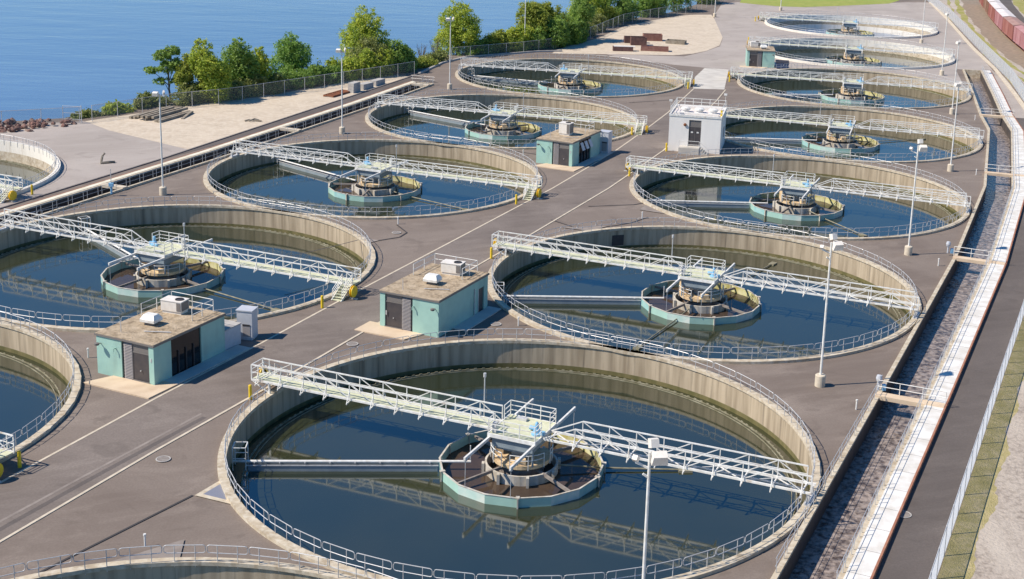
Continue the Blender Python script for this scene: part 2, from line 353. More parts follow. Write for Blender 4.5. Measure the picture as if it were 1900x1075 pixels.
# ---------------------------------------------------------------- ground with openings
shore = offset(FENCE_L, 4.5)
outer = shore + [(120, 900), (-900, 2600), (3200, 2600), (3200, -120), (-400, -120)]
polys = [outer]
def circ(c, r, n=96): return [(c[0] + r * math.cos(2 * math.pi * k / n), c[1] + r * math.sin(2 * math.pi * k / n)) for k in range(n)]
for k, t in TANKS.items(): polys.append(circ(t, TR - 0.25))
polys.append(offset(LW, -0.1) + offset(LW, -0.35 - RCW - 0.2)[::-1])
polys.append(offset(LN, 0.1) + offset(LN, 0.3 + LCW + 0.2)[::-1])
def inside(p, poly):
    x, y = p; c = False; n = len(poly); j = n - 1
    for i in range(n):
        xi, yi = poly[i]; xj, yj = poly[j]
        if (yi > y) != (yj > y) and x < (xj - xi) * (y - yi) / (yj - yi) + xi: c = not c
        j = i
    return c
vs = []; es = []
for P in polys:
    b = len(vs); vs += [Vector(p) for p in P]; es += [(b + i, b + (i + 1) % len(P)) for i in range(len(P))]
ov, oe, of, *_ = geometry.delaunay_2d_cdt(vs, es, [], 0, 1e-4)
gf = []
for f in of:
    c = sum((ov[i] for i in f), Vector((0, 0))) / len(f)
    if inside(c, outer) and not any(inside(c, P) for P in polys[1:]): gf.append(tuple(f))
mb = MB(); mb.v = [(v.x, v.y, 0) for v in ov]; mb.f = gf; mb.m = [0] * len(gf)
structure(mb, 'ground', 'asphalt')
# lake bank and lake
mb = MB(); bank2 = offset(FENCE_L, 13)
for a, b, c, d in zip(shore, shore[1:], bank2[1:], bank2): mb.face([(*a, 0), (*b, 0), (*c, -4.2), (*d, -4.2)])
structure(mb, 'bank', 'bank')
mb = MB(); mb.face([(-9000, -300, -3.2), (-300, -300, -3.2), (200, 420, -3.2), (200, 9000, -3.2), (-9000, 9000, -3.2)])
structure(mb, 'water', 'lake_water')

# overlays
ZL = [0.004]
def nz(): ZL[0] += 0.003; return ZL[0]
def patch(name, poly, m):
    mb = MB(); z = nz()
    tri = geometry.tessellate_polygon([[Vector((p[0], p[1], 0)) for p in poly]])
    mb.v = [(p[0], p[1], z) for p in poly]; mb.f = [tuple(t) for t in tri]; mb.m = [0] * len(tri)
    # keep faces upward
    for i, f in enumerate(mb.f):
        a, b, c = (Vector(mb.v[k]) for k in f)
        if (b - a).cross(c - a).z < 0: mb.f[i] = f[::-1]
    return structure(mb, name, m)
def patch_holes(name, poly, holes, m):
    vs = []; es = []; z = nz()
    for P in [poly] + holes:
        b = len(vs); vs += [Vector(p) for p in P]; es += [(b + i, b + (i + 1) % len(P)) for i in range(len(P))]
    ov, oe, of, *_ = geometry.delaunay_2d_cdt(vs, es, [], 0, 1e-4); mb = MB(); mb.v = [(v.x, v.y, z) for v in ov]
    for f in of:
        c = sum((ov[i] for i in f), Vector((0, 0))) / len(f)
        if inside(c, poly) and not any(inside(c, P) for P in holes): mb.f.append(tuple(f)); mb.m.append(0)
    return structure(mb, name, m)
def hole(k): return circ(TANKS[k], TR - .22)
patch_holes('pavement', [(-99, 60), (-81, 104), (-64.5, 145.2), (-53.3, 174.9), (-50.0, 183), (-51.5, 184.5), (-65.6, 193.5), (-71.2, 197), (-80, 192.5), (-104, 182), (-150, 156), (-200, 100)], [hole('LL')], 'asphalt_pale')
patch_holes('pavement', [(26, 267.8), (32, 264), (40, 259), (46, 271.6), (56, 271.6), (64, 268), (70.8, 252), (72.2, 254.5), (76.6, 277.9), (82.3, 277.0), (83.5, 274), (86.0, 290), (89.5, 311), (97.2, 366), (103, 407), (95, 405), (89, 401), (73, 391), (54, 384), (46, 390), (40, 386), (36, 362), (34, 346), (33, 313), (31, 299), (27, 290), (22, 282), (6, 281.5), (10, 276), (20, 270)], [hole('R6'), hole('R7'), hole('R5')], 'asphalt_pale')
patch('sand', [(-71, 197), (-65.6, 191.3), (-51.5, 181), (-48.3, 189.0), (-37.9, 222), (-29.5, 246), (-32.6, 246.5), (-39, 239.5), (-43.9, 231), (-51, 221.5), (-58.5, 213), (-69.8, 198.6)], 'sand')
patch('sand', [(-5, 279.7), (5, 281.3), (20, 283.2), (24, 286.2), (27.3, 291), (31, 300), (33, 313.4), (34.3, 348), (34.3, 357), (27.5, 354.5), (21, 345.2), (11.2, 328), (4.5, 304.5), (-4, 286)], 'sand')
patch('road', [(-52.9, 175.5), (-37.6, 221.4), (-28.6, 248.5), (-24.0, 240.0), (-29.8, 240.3), (-36.3, 216.8), (-46.0, 190.0)], 'asphalt_dark')
patch('pavement', [(20.9, 243.4), (26.5, 243.6), (29.6, 266.6), (25.0, 267.6), (22.2, 256)], 'pad_pale')
patch('grass', [(45, 388), (54.4, 382.2), (62, 382.5), (73.5, 389), (89.3, 399.8), (94.5, 410), (93, 470), (70, 500), (55, 450)], 'lawn')
# dark asphalt of the right-hand plant road and the belt along the channel
fr = FENCE_R
mb = MB(); z = nz(); a = resample([(-3, 22), (16.5, 70.5)] + [tuple(p) for p in R_road[2:]], 4); b = resample(offset(FENCE_R, 0.35)[1:9], 4)
n = min(len(a), len(b)); a = resample(R_road[1:8], 4); b = []
# match by nearest index
fb = resample(offset(FENCE_R, 0.35), 1.0)
for p in a: b.append(min(fb, key=lambda q: (q[0] - p[0]) ** 2 + (q[1] - p[1]) ** 2))
sheet(mb, b, a, z); structure(mb, 'road', 'asphalt_dark')
mb = MB(); z = nz()
a = resample(R_road[7:], 4); b = [min(fb, key=lambda q: (q[0] - p[0]) ** 2 + (q[1] - p[1]) ** 2) for p in a]
sheet(mb, b, a, z); structure(mb, 'road', 'asphalt_pale')
# plant roadway edges
RL = [(-46, 60.5), (-36.5, 82.6), (-30.75, 97.3), (-25.8, 109.2), (-20.9, 121.6), (-10.95, 145.9), (-2.4, 166.9), (0.9, 175.9), (5.7, 189.2), (10.3, 203.9), (14.9, 219.5), (20.9, 243.2)]
RR = [(-42, 54.5), (-33.4, 75.0), (-28.1, 88.2), (-23.3, 99.4), (-4.36, 145.6), (4.5, 167.7), (7.0, 174.8), (12.6, 190.9), (18.0, 210), (24.0, 232.3), (26.6, 243.4)]
for nm, line in (('kerb', RL), ('kerb', RR)):
    mb = MB(); strip(mb, line, offset(line, -0.2), 0.0, 0.05); structure(mb, nm, 'kerb')
# roadway surface slightly greyer
mb = MB(); z = nz(); rl = resample(offset(RL, -0.2), 3.0); rr_ = resample(RR, 1.0)
sheet(mb, rl, [min(rr_, key=lambda q: (q[0] - p[0]) ** 2 + (q[1] - p[1]) ** 2) for p in rl][:len(rl)], z)
mb.f = [f[::-1] for f in mb.f]; structure(mb, 'road', 'road_surface')
def ribbon(name, pts, w, m):
    mb = MB(); z = nz(); sheet(mb, offset(pts, -w / 2), offset(pts, w / 2), z); mb.f = [f[::-1] for f in mb.f]; return structure(mb, name, m)
# trench patch with dust beside the right road edge
ribbon('road_patch', [(-36.0, 71.5), (-30.9, 83.5), (-26.2, 94.0)], 0.4, 'asphalt_dark')
ribbon('dust', [(-36.6, 72.2), (-31.4, 84.0), (-26.6, 94.6)], 0.22, 'dust')
for pts in ([(-23.7, 81.7), (-30.5, 70.2)], [(-22.4, 141.0), (-25.2, 137.6), (-28.8, 133.8)], [(8.9, 154.5), (6.5, 151.2), (1.2, 148.2), (-2.2, 151.8)],
            [(-19.2, 147.5), (-17.2, 143.5), (-21.4, 140.2)], [(13.0, 167.4), (9.3, 160.5), (2.0, 158.4)], [(-4.0, 184.9), (-9.0, 187.6)], [(17.6, 232), (9.0, 227.2)]):
    ribbon('seam', smooth_line(pts, 1), 0.16, 'seal')
for tri, inner in (([(-23.56, 81.65), (-22.3, 84.3), (-20.9, 80.6)], True), ([(-21.7, 139.3), (-20.2, 141.1), (-22.6, 141.9)], False), ([(8.9, 159.9), (8.0, 157.6), (11.0, 156.2)], False),
                   ([(-22.2, 73.4), (-26.8, 72.4), (-22.6, 75.9)], False), ([(2.2, 147.6), (-1.2, 148.7), (4.2, 149.9)], False)):
    patch('pad', tri, 'coping' if inner else 'dust')
    if inner:
        c = (sum(p[0] for p in tri) / 3, sum(p[1] for p in tri) / 3)
        patch('plate', [(c[0] + (p[0] - c[0]) * .62, c[1] + (p[1] - c[1]) * .62) for p in tri], 'plate')
# kerb line beyond the left channel
cl = [(-75, 118), (-63.4, 148.4), (-53.3, 174.9), (-37.6, 221.4), (-28.4, 248.8)]
mb = MB(); strip(mb, offset(cl, 0.12), offset(cl, -0.12), 0, 0.14); structure(mb, 'kerb', 'iron')
cl2 = [(-28.4, 248.8), (-25.5, 262), (-21.5, 270.5), (-8, 281), (-3, 282.8)]
mb = MB(); strip(mb, offset(cl2, 0.2), offset(cl2, -0.2), 0, 0.3); structure(mb, 'kerb', 'block')
# right side: kerb, verge, gravel, rails
cream = [(72.0, 205), (80.1, 249), (85.3, 280), (89.2, 311), (97.5, 366), (103, 407)]
mb = MB(); strip(mb, offset(cream, 0.55), offset(cream, -0.2), -0.05, 0.16); structure(mb, 'kerb', 'kerb')
fR = smooth_line(FENCE_R, 1)
for nm, d0, d1, m in (('gravel', -1.0, -900, 'gravel'),):
    mb = MB(); z = nz(); sheet(mb, offset(fR, d0), [(p[0] + 900, p[1]) for p in fR], z); mb.f = [f[::-1] for f in mb.f]; structure(mb, nm, m)
mb = MB(); z = nz(); ra = resample(fR, .45); rnd = random.Random(3)
sheet(mb, offset(ra, -0.05), [(p[0] + 1.75 + .25 * math.sin(i * .31) + .2 * math.sin(i * .083 + 1) + rnd.uniform(-.12, .12), p[1] - .4) for i, p in enumerate(ra)], z); mb.f = [f[::-1] for f in mb.f]; structure(mb, 'grass', 'drygrass')
TRACK = [(104, 150), (97, 200), (95.5, 245), (97.4, 285), (99.3, 301), (101.8, 319), (104.2, 335.3), (110.6, 370), (115, 391), (120.4, 416), (132, 460), (160, 560)]
tr = resample(smooth_line(TRACK, 1), 1.2)
def rag(line, d, amp, seed):
    r_ = random.Random(seed); o = offset(line, d); return [(p[0] + amp * (.6 * math.sin(i * .37 + seed) + .5 * math.sin(i * .113 + 2 * seed) + r_.uniform(-.35, .35)), p[1]) for i, p in enumerate(o)]
for nm, d0, d1, m, sd in (('grass', 8.3, 6.8, 'verge', 1), ('grass', 10.3, 9.5, 'verge', 2), ('ballast', 6.2, -3.5, 'ballast', 4), ('grass', -9, -60, 'verge', 5)):
    mb = MB(); z = nz(); sheet(mb, rag(tr, d0, .45, sd), rag(tr, d1, .45, sd + 20), z); mb.f = [f[::-1] for f in mb.f]; structure(mb, nm, m)
ribbon('road', offset(tr, -6.6), 4.0, 'asphalt_dark')
mb = MB()
for s_ in (-0.75, 0.75):
    strip(mb, offset(tr, s_ + .06), offset(tr, s_ - .06), 0.05, 0.3)
tag(mb.build('railway_track', 'rust'), 'rusty railway track under the row of boxcars', 'railway track')

# ---------------------------------------------------------------- tanks
def make_tank(key):
    x, y, ang = TANKS[key]; white = key in ('LL', 'R7', 'R6')
    t = thing('settling_tank', 'round concrete settling tank, ' + PHR[key], 'settling tank', (x, y, 0), 0, 'round settling tanks')
    if white:
        h = 0.45
        mbw = MB(); mbw.lathe([(TR, -0.05), (TR, h), (20.5, h), (20.5, -1.0), (20.5, -4.2), (19.2, -4.2)], 128, mis=[0, 0, 0, 1, 1])
        mbw.build('wall', ['wall_white', 'coping'], t)
    else:
        mbw = MB(); mbw.lathe([(TR, -0.05), (TR, 0.24), (20.42, 0.24), (20.42, 0.0), (20.52, -0.02), (20.52, -1.84), (20.5, -4.2)], 128, mis=[0, 0, 0, 0, 1, 2])
        mbw.build('wall', ['coping', 'wall', 'algae'], t)
    # overflow trough and weir inside the wall
    if key != 'R7':
        mbl = MB(); mbl.lathe([(20.5, -2.2), (19.5, -2.2)], 96); mbl.build('launder', 'tank_water', t)
        mbv = MB(); n = 180 if key in ('R1', 'R2', 'L1', 'R0') else 96
        mbv.lathe([(19.5, -2.6), (19.5, -1.88), (19.42, -1.88), (19.42, -2.6)], 96)
        for k in range(n):
            a = 2 * math.pi * k / n; c, s_ = math.cos(a), math.sin(a)
            mbv.bar((19.46 * c - .12 * s_, 19.46 * s_ + .12 * c, -1.85), (19.46 * c + .12 * s_, 19.46 * s_ - .12 * c, -1.85), .05, .1)
        mbv.build('weir', 'weir', t)
        mbv = MB(); mbv.lathe([(19.16, -2.4), (19.16, -1.88), (19.12, -1.88), (19.12, -2.4)], 96); mbv.build('scum_baffle', 'weir', t)
        mbw = MB(); mbw.lathe([(19.42, WZ), (5.7, WZ)], 96)
        w = tag(mbw.build('water', 'tank_water', loc=(x, y, 0)), kind='structure')
        mbw = MB(); mbw.disc(5.75, WZ - 0.02, 48)
        w = tag(mbw.build('water', 'brown_water', loc=(x, y, 0)), kind='structure')
    else:
        mbl = MB(); mbl.lathe([(20.5, -2.4), (19.3, -2.4), (19.3, -1.9), (19.2, -1.9), (19.2, -4.2), (0.05, -4.6)], 96, mis=[1, 0, 0, 0, 1]); mbl.build('floor', ['wall_white', 'wet_floor'], t)
    return t
for k in TANKS: make_tank(k)
# dark overflow openings in two walls
def opening(key, deg):
    x, y, a = TANKS[key]; t = [o for o in bpy.data.objects if o.name.startswith('settling_tank') and abs(o.location.x - x) < .01 and abs(o.location.y - y) < .01][0]
    mb = MB(); c = R(deg)
    for i in range(5):
        a0 = c + R(4.0) * (i / 5 - .5); a1 = c + R(4.0) * ((i + 1) / 5 - .5); r = 20.49
        mb.face([(r * math.cos(a0), r * math.sin(a0), -1.75), (r * math.cos(a1), r * math.sin(a1), -1.75), (r * math.cos(a1), r * math.sin(a1), -.55), (r * math.cos(a0), r * math.sin(a0), -.55)])
    mb.build('outlet_opening', 'dark', t)
opening('R2', 112); opening('L1', 8)

# ---------------------------------------------------------------- guard rails of looped pipe
def loop_panel(L, mbx=None, zb=0.0):
    mb = MB(); h1, h0, r, c = 1.08, 0.58, 0.027, 0.14
    def arc(cx, cz, a0):
        return [(cx + c * math.cos(a0 + R(45) * i), 0, cz + c * math.sin(a0 + R(45) * i)) for i in range(3)]
    x = L / 2
    pts = arc(x - c, h1 - c, 0) + arc(-x + c, h1 - c, R(90)) + arc(-x + c, h0 + c, R(180)) + arc(x - c, h0 + c, R(270))
    mb.tube(pts + [pts[0]], r, 5, caps=False)
    for px in (-L * .25, L * .25): mb.tube([(px, 0, zb), (px, 0, h1)], r, 5)
    return mb
def line_panel():
    mb = MB()
    for z in (.56, 1.06): mb.tube([(-1.21, 0, z), (1.21, 0, z)], .02, 5)
    mb.tube([(-.9, 0, 0), (-.9, 0, 1.06)], .026, 5); mb.tube([(.9, 0, 0), (.9, 0, .9), (.9, 0.02, 1.06)], .026, 5)
    return mb
TANK_N = 52
LPAN = 2 * math.pi * 20.47 / TANK_N - 0.10
protos = {}
def place_panel(kind, parent, loc, rz):
    if kind not in protos:
        L, z = (LPAN, -0.32) if kind == 'tank' else (2.3, 0.0)
        o = (loop_panel(L, zb=z) if kind == 'tank' else line_panel()).build('rail_panel', 'galv', parent); protos[kind] = o
    else:
        o = protos[kind].copy(); col.objects.link(o); o.parent = parent
    o.location = loc; o.rotation_euler = (0, 0, rz)
VIS = {'R0': (20, 160), 'LL': (-80, 100)}
for key, (x, y, ang) in TANKS.items():
    t = thing('guard_rail', 'looped pipe guard rail round ' + PHR[key], 'guard rail', (x, y, 0.22), 0, 'guard rails round the tanks')
    for k in range(TANK_N):
        a = 360 * (k + .5) / TANK_N + (7 if key[0] == 'L' else 2)
        d1 = abs((a - ang + 180) % 360 - 180); d2 = abs((a - ang) % 360 - 180)
        if d1 < 4.6 or d2 < 3.0: continue
        if key in ('L2', 'L3') and abs((a - 160 + 180) % 360 - 180) < 5: continue
        place_panel('tank', t, (20.47 * math.cos(R(a)), 20.47 * math.sin(R(a)), 0), R(a + 90))

# ---------------------------------------------------------------- bridge
def make_bridge():
    t = thing('access_bridge', 'x', 'bridge', (0, 0, 0), 0, 'white truss bridges over the tanks')
    X0, X1 = -20.9, 22.3
    for s in (-1, 1):
        mb = MB()
        y = .74 * s
        mb.bar((X0, y, 1.1), (X1, y, 1.1), .11, .15)
        for xa, xb in ((X0 if s > 0 else -20.3, -4.3), (1.9, X1)):
            mb.bar((xa, y, 2.3), (xb, y, 2.3), .085, .085)
            mb.bar((max(xa, -20.3), y, 1.72), (xb, y, 1.72), .045, .05)
        mb.bar((-4.3, y, 2.3), (-1.95, y, 1.15), .07); mb.bar((1.92, y, 1.1), (1.92, y, 2.3), .06)
        xs = [-20.3 + 2.0 * k for k in range(22)]
        for i, x in enumerate(xs):
            if -3 < x < 3: continue
            mb.bar((x, y, 1.1), (x, y, 2.3), .058)
            mb.bar((x, .5 * s, 1.0), (x, 1.2 * s, .86), .065, .09)
            mb.bar((x, 1.17 * s, .88), (x, y, 1.75), .052)
            if x == xs[12]: mb.bar((3.7, y, 2.3), (1.95, y, 1.15), .052)
            if i < len(xs) - 1 and (x < -5 or x > 3):
                xm = x + 1; xa = x + 2
                inner, outer_ = (x, xa) if xm > 0 else (xa, x)
                if abs(xm) < 9.5 or abs(xm) > 18.6: mb.bar((inner, y, 2.3), (outer_, y, 1.15), .052)
                else: mb.bar((outer_, y, 2.3), (inner, y, 1.15), .052)
        if s > 0: mb.bar((X0, y, 1.1), (X0, y, 2.3), .08)
        mb.bar((X1, y, 1.1), (X1, y, 2.3), .08)
        mb.build('side_truss', 'white', t)
    mb = MB()
    mb.box(2.2, X1, -.62, .62, 1.12, 1.16)
    mb.build('deck', 'grate', t)
    mb = MB()
    for k in range(21):
        x = -20.3 + 2 * k
        if abs(x + 1) > 2.5:
            a, b = ((x, -.7, 1.04), (x + 2, .7, 1.04)) if k % 2 else ((x, .7, 1.04), (x + 2, -.7, 1.04))
            mb.bar(a, b, .06)
        mb.bar((x, -.7, 1.06), (x, .7, 1.06), .08, .1)
    mb.bar((-20.3, 0, 1.0), (19.7, 0, 1.0), .06, .08)
    mb.build('floor_bracing', 'white', t)
    # end railing and panels at stair end
    mb = MB()
    for z in (1.55, 1.92, 2.3):
        mb.bar((X1, -.74, z), (X1, .74, z), .05)
    mb.build('end_rail', 'white', t)
    # platform in the middle
    mb = MB(); mb.box(-1.78, 1.78, -1.85, 1.85, 1.16, 1.24); mb.build('platform', 'grate', t)
    mb = MB()
    for x0, x1, y0, y1 in ((-1.84, 1.84, -1.92, -1.84), (-1.84, 1.84, 1.84, 1.92), (-1.86, -1.78, -1.84, 1.84), (1.78, 1.86, -1.84, 1.84)):
        mb.box(x0, x1, y0, y1, 1.0, 1.27)
    mb.build('platform_edge', 'white', t)
    for s in (-1, 1):
        mb = MB()
        for z in (1.62, 1.98, 2.34): mb.bar((-1.78, 1.86 * s, z), (1.78, 1.86 * s, z), .05)
        for k in range(4): mb.bar((-1.78 + 3.56 * k / 3, 1.86 * s, 1.2), (-1.78 + 3.56 * k / 3, 1.86 * s, 2.34), .055)
        for e in (-1, 1):
            for z in (1.62, 1.98, 2.34): mb.bar((1.78 * e, .78 * s, z), (1.78 * e, 1.86 * s, z), .05)
            mb.bar((1.78 * e, .78 * s, 1.2), (1.78 * e, .78 * s, 2.34), .055)
        mb.build('platform_rail', 'white', t)
    # drive motor
    m = MB(); cx, cy = -1.35, .55
    m.lathe([(.4, 1.24), (.4, 1.38), (.26, 1.42), (.24, 1.62), (.14, 1.66), (.14, 2.05), (.08, 2.18), (0.02, 2.2)], 14, cx, cy)
    m.box(cx - .6, cx - .2, cy - .14, cy + .14, 1.3, 1.55)
    m.tube([(cx + .25, cy - .5, 1.45), (cx + .75, cy - .5, 1.45)], .16, 8)
    m.build('motor', 'motor', t, smooth=False)
    m = MB(); m.box(.2, 1.0, -1.5, -1.1, 1.24, 1.42); m.build('junction_box', 'galv', t)
    m = MB(); m.box(1.3, 1.6, 1.3, 1.65, 1.24, 2.0); m.build('control_box', 'galv', t)
    m = MB(); m.tube([(3.4, -.8, 1.1), (3.4, -.8, 4.2)], .045, 6); m.tube([(3.4, -.8, 4.2), (3.4, -.8, 4.5)], .11, 8); m.build('lamp_mast', 'galv', t)
    # cantilever beams and hanger rods to the feed well
    for x in (-1.7, 1.7):
        m = MB(); m.bar((x, -5.75, .92), (x, 5.75, .92), .14, .22)
        m.build('cantilever_beam', 'white', t)
        m = MB()
        for y in (-5.6, 5.6): m.tube([(x, y, .95), (x, y, -1.2)], .022, 5); m.box(x - .1, x + .1, y - .1, y + .1, .72, .84)
        m.build('hanger_rod', 'galv', t)
    # drive housing below the platform
    m = MB(); m.box(-1.55, 1.55, -1.7, 1.7, .28, .95); m.box(-1.35, 1.35, -1.5, 1.5, .05, .28); m.build('drive_housing', 'steel', t)
    m = MB(); m.lathe([(.75, -2.6), (.75, -.2), (1.05, -.1), (1.05, .1)], 20)
    for sx in (-1, 1):
        for sy in (-1, 1): m.bar((1.5 * sx, 1.5 * sy, .3), (1.5 * sx, 1.5 * sy, -.8), .12)
    m.build('pier', 'steel', t, smooth=False)
    # legs and pedestals
    m = MB()
    for s in (-1, 1):
        m.bar((20.75, .7 * s, .2), (20.75, .7 * s, 1.05), .14); m.bar((20.75, .7 * s, .24), (22.25, .74 * s, 1.05), .08)
    m.bar((20.75, -.7, .5), (20.75, .7, .95), .06); m.build('support_leg', 'white', t)
    m = MB()
    for s in (-1, 1): m.bar((-20.7, .62 * s, .2), (-20.7, .62 * s, 1.02), .2)
    m.box(-20.9, -20.5, -.9, .9, .2, .38); m.build('pedestal', 'galv', t)
    # stair
    m = MB()
    for k in range(6): m.box(21.25, 22.2, -.98 - .27 * (k + 1), -.72 - .27 * k, 1.0 - .19 * k, 1.05 - .19 * k)
    st = m.build('stair', 'grate', t)
    m = MB()
    for x in (21.22, 22.23):
        m.bar((x, -.75, 1.1), (x, -2.6, -.02), .06, .22)
        for dz in (.35, .62, .9): m.bar((x, -.75, 1.15 + dz), (x, -2.45, .12 + dz), .045)
        m.bar((x, -2.45, .05), (x, -2.45, 1.02), .05); m.bar((x, -1.6, .6), (x, -1.6, 1.55), .045); m.bar((x, -.75, 1.1), (x, -.75, 2.05), .05)
    m.build('handrail', 'white', st)
    # yellow hose reel
    m = MB()
    a = Vector((22.65, -1.35, .75))
    for dx in (0, .2): m.tube([a + Vector((dx, 0, 0)), a + Vector((dx + .05, 0, 0))], .55, 20)
    m.tube([a, a + Vector((.2, 0, 0))], .36, 14); m.build('hose_reel', 'yellow', t)
    m = MB(); m.bar((22.75, -1.35, 0), (22.75, -1.35, .8), .1); m.bar((22.4, -1.35, .05), (23.2, -1.35, .05), .25, .1); m.build('reel_stand', 'galv', t)
    return t
bridge0 = make_bridge()
for i, (key, (x, y, ang)) in enumerate(TANKS.items()):
    if key == 'R0': continue
    lab = 'white truss access bridge across ' + PHR[key]
    if i == 1: b = bridge0; b.location = (x, y, 0); b.rotation_euler = (0, 0, R(ang)); b['label'] = lab
    else: copy_tree(bridge0, (x, y, 0), R(ang), lab)

# ---------------------------------------------------------------- feed wells
def make_feedwell():
    t = thing('feed_well', 'x', 'feed well', (0, 0, 0), 0, 'teal feed wells in the tanks')
    n = 16; m = MB()
    for k in range(n):
        a0, a1 = 2 * math.pi * k / n, 2 * math.pi * (k + 1) / n
        mi = (0, 1, 0, 2, 0, 1, 1, 0, 2, 0, 1, 0, 0, 1, 2, 0)[k]
        def P(r, a, z): return (r * math.cos(a), r * math.sin(a), z)
        ro, ri, z0, z1 = 5.88, 5.80, -2.6, -1.26
        am = (math.degrees(a0 + a1) / 2) % 360; inn = 3 if (am < 105 or am > 325) else 0  # yellow algae stain paints the sunlit inner faces; shaded ones stay teal
        m.face([P(ro, a0, z0), P(ro, a1, z0), P(ro, a1, z1), P(ro, a0, z1)], mi)
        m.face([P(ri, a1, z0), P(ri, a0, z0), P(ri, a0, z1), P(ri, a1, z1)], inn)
        m.face([P(ro, a0, z1), P(ro, a1, z1), P(ri, a1, z1), P(ri, a0, z1)], 1)
    m.build('skirt', ['teal', 'teal_pale', 'teal_mid', 'sunlit_stain'], t)
    m = MB()
    for k in range(n):
        a = 2 * math.pi * k / n; c, s_ = math.cos(a), math.sin(a)
        m.bar((5.73 * c, 5.73 * s_, -2.4), (5.73 * c, 5.73 * s_, -1.27), .06)
        if k % 3 == 0: m.bar((5.68 * c, 5.68 * s_, -1.2), (6.05 * c, 6.05 * s_, -1.2), .26, .07); m.bar((5.97 * c, 5.97 * s_, -1.22), (5.97 * c, 5.97 * s_, -2.2), .2, .1)
    m.lathe([(5.91, -1.235), (5.78, -1.235), (5.78, -1.275), (5.91, -1.275)], n, close=True)
    m.build('stiffener', 'concrete', t)
    m = MB(); m.lathe([(2.62, -2.6), (2.62, -1.25), (2.48, -1.25), (2.48, -2.6)], 40); 
    for k in range(8):
        a = 2 * math.pi * k / 8 + .2; c, s_ = math.cos(a), math.sin(a)
        m.bar((2.75 * c, 2.75 * s_, -2.5), (2.75 * c, 2.75 * s_, -1.23), .42, .2)
    m.build('inner_ring', 'concrete', t)
    m = MB(); m.lathe([(2.1, -1.0), (2.1, -.72), (.8, -.72), (.8, -1.0)], 28, a0=R(150), a1=R(395)); 
    m.box(-2.0, -1.3, -.2, .9, -.72, .25); m.box(-.4, .35, -1.95, -1.5, -.72, -.3)
    m.build('walkway', 'beige', t)
    m = MB()
    for a0, a1, r in ((182, 232, 2.2), (250, 318, 2.2), (338, 362, 2.2)):
        n = 4 if a1 - a0 > 30 else 2
        P = [(r * math.cos(R(a0 + (a1 - a0) * i / n)), r * math.sin(R(a0 + (a1 - a0) * i / n))) for i in range(n + 1)]
        for z in (-.28, .08): m.tube([(*p, z) for p in P], .03, 5)
        for p in P[::2] if n > 2 else P: m.bar((*p, -1.0), (*p, .1), .055)
    m.build('handrail', 'white', t)
    m = MB(); m.lathe([(1.6, -2.5), (1.6, -1.3), (.5, -1.3)], 24); 
    for k in range(4):
        a = R(40 + 90 * k); m.bar((1.0 * math.cos(a), 1.0 * math.sin(a), -1.25), (5.7 * math.cos(a), 5.7 * math.sin(a), -1.5), .14, .22)
    m.build('rake_arm', 'iron', t)
    return t
fw0 = make_feedwell(); first = True
for key, (x, y, ang) in TANKS.items():
    if key in ('R0', 'LL', 'L0'): continue
    lab = 'teal polygonal feed well in ' + PHR[key]
    rz = R({'R1': 0, 'R2': 8, 'R3': 20, 'R4': 5, 'R5': 33, 'R6': 12, 'R7': 3, 'L1': 16, 'L2': 40, 'L3': 10, 'L4': 25}[key])
    if first: fw0.location = (x, y, 0); fw0.rotation_euler = (0, 0, rz); fw0['label'] = lab; first = False
    else: copy_tree(fw0, (x, y, 0), rz, lab)

# ---------------------------------------------------------------- scum skimmers
def make_skimmer():
    t = thing('scum_skimmer', 'x', 'skimmer', (0, 0, 0), 0, 'scum skimmers')
    m = MB(); m.tube([(3.6, 0, -1.32), (20.3, 0, -1.32)], .10, 8); m.bar((3.65, 0, -1.3), (3.65, 0, -.1), .07); m.build('pipe', 'white', t)
    m = MB(); m.box(5.95, 19.2, -.32, -.26, -2.2, -1.55); m.box(5.95, 19.2, .26, .32, -2.2, -1.55); m.box(5.95, 19.2, -.26, .26, -2.0, -1.96)
    m.build('trough', 'steel', t)
    m = MB()
    for y in (-.32, .32): m.bar((5.9, y, -1.5), (19.3, y, -1.5), .07)
    for k in range(8): m.bar((6.5 + 1.75 * k, -.34, -1.5), (6.5 + 1.75 * k, .34, -1.3), .06)
    m.build('frame', 'galv', t)
    m = MB()
    for y in (-.5, .5): m.bar((20.2, y, -1.8), (20.2, y, -.1), .06); m.bar((19.3, y, -.1), (20.2, y, -.1), .06); m.bar((19.3, y, -1.8), (19.3, y, -.1), .06); m.bar((19.3, y, -.9), (20.2, y, -.9), .05)
    m.bar((20.2, -.5, -.1), (20.2, .5, -.1), .06); m.bar((19.3, -.5, -.1), (19.3, .5, -.1), .06); m.build('end_frame', 'white', t)
    return t
sk0 = make_skimmer(); first = True
for key, a in (('R1', -175.5), ('R2', -176.1), ('R3', -177.5), ('R4', -178.7), ('R5', -171.4), ('L1', 131.2), ('L2', 139.5), ('L3', 143.9), ('L4', 161.2), ('R6', -170.0)):
    x, y, _ = TANKS[key]; lab = 'white skimmer pipe and trough in ' + PHR[key]
    if first: sk0.location = (x, y, 0); sk0.rotation_euler = (0, 0, R(a)); sk0['label'] = lab; first = False
    else: copy_tree(sk0, (x, y, 0), R(a), lab)
sp0 = None
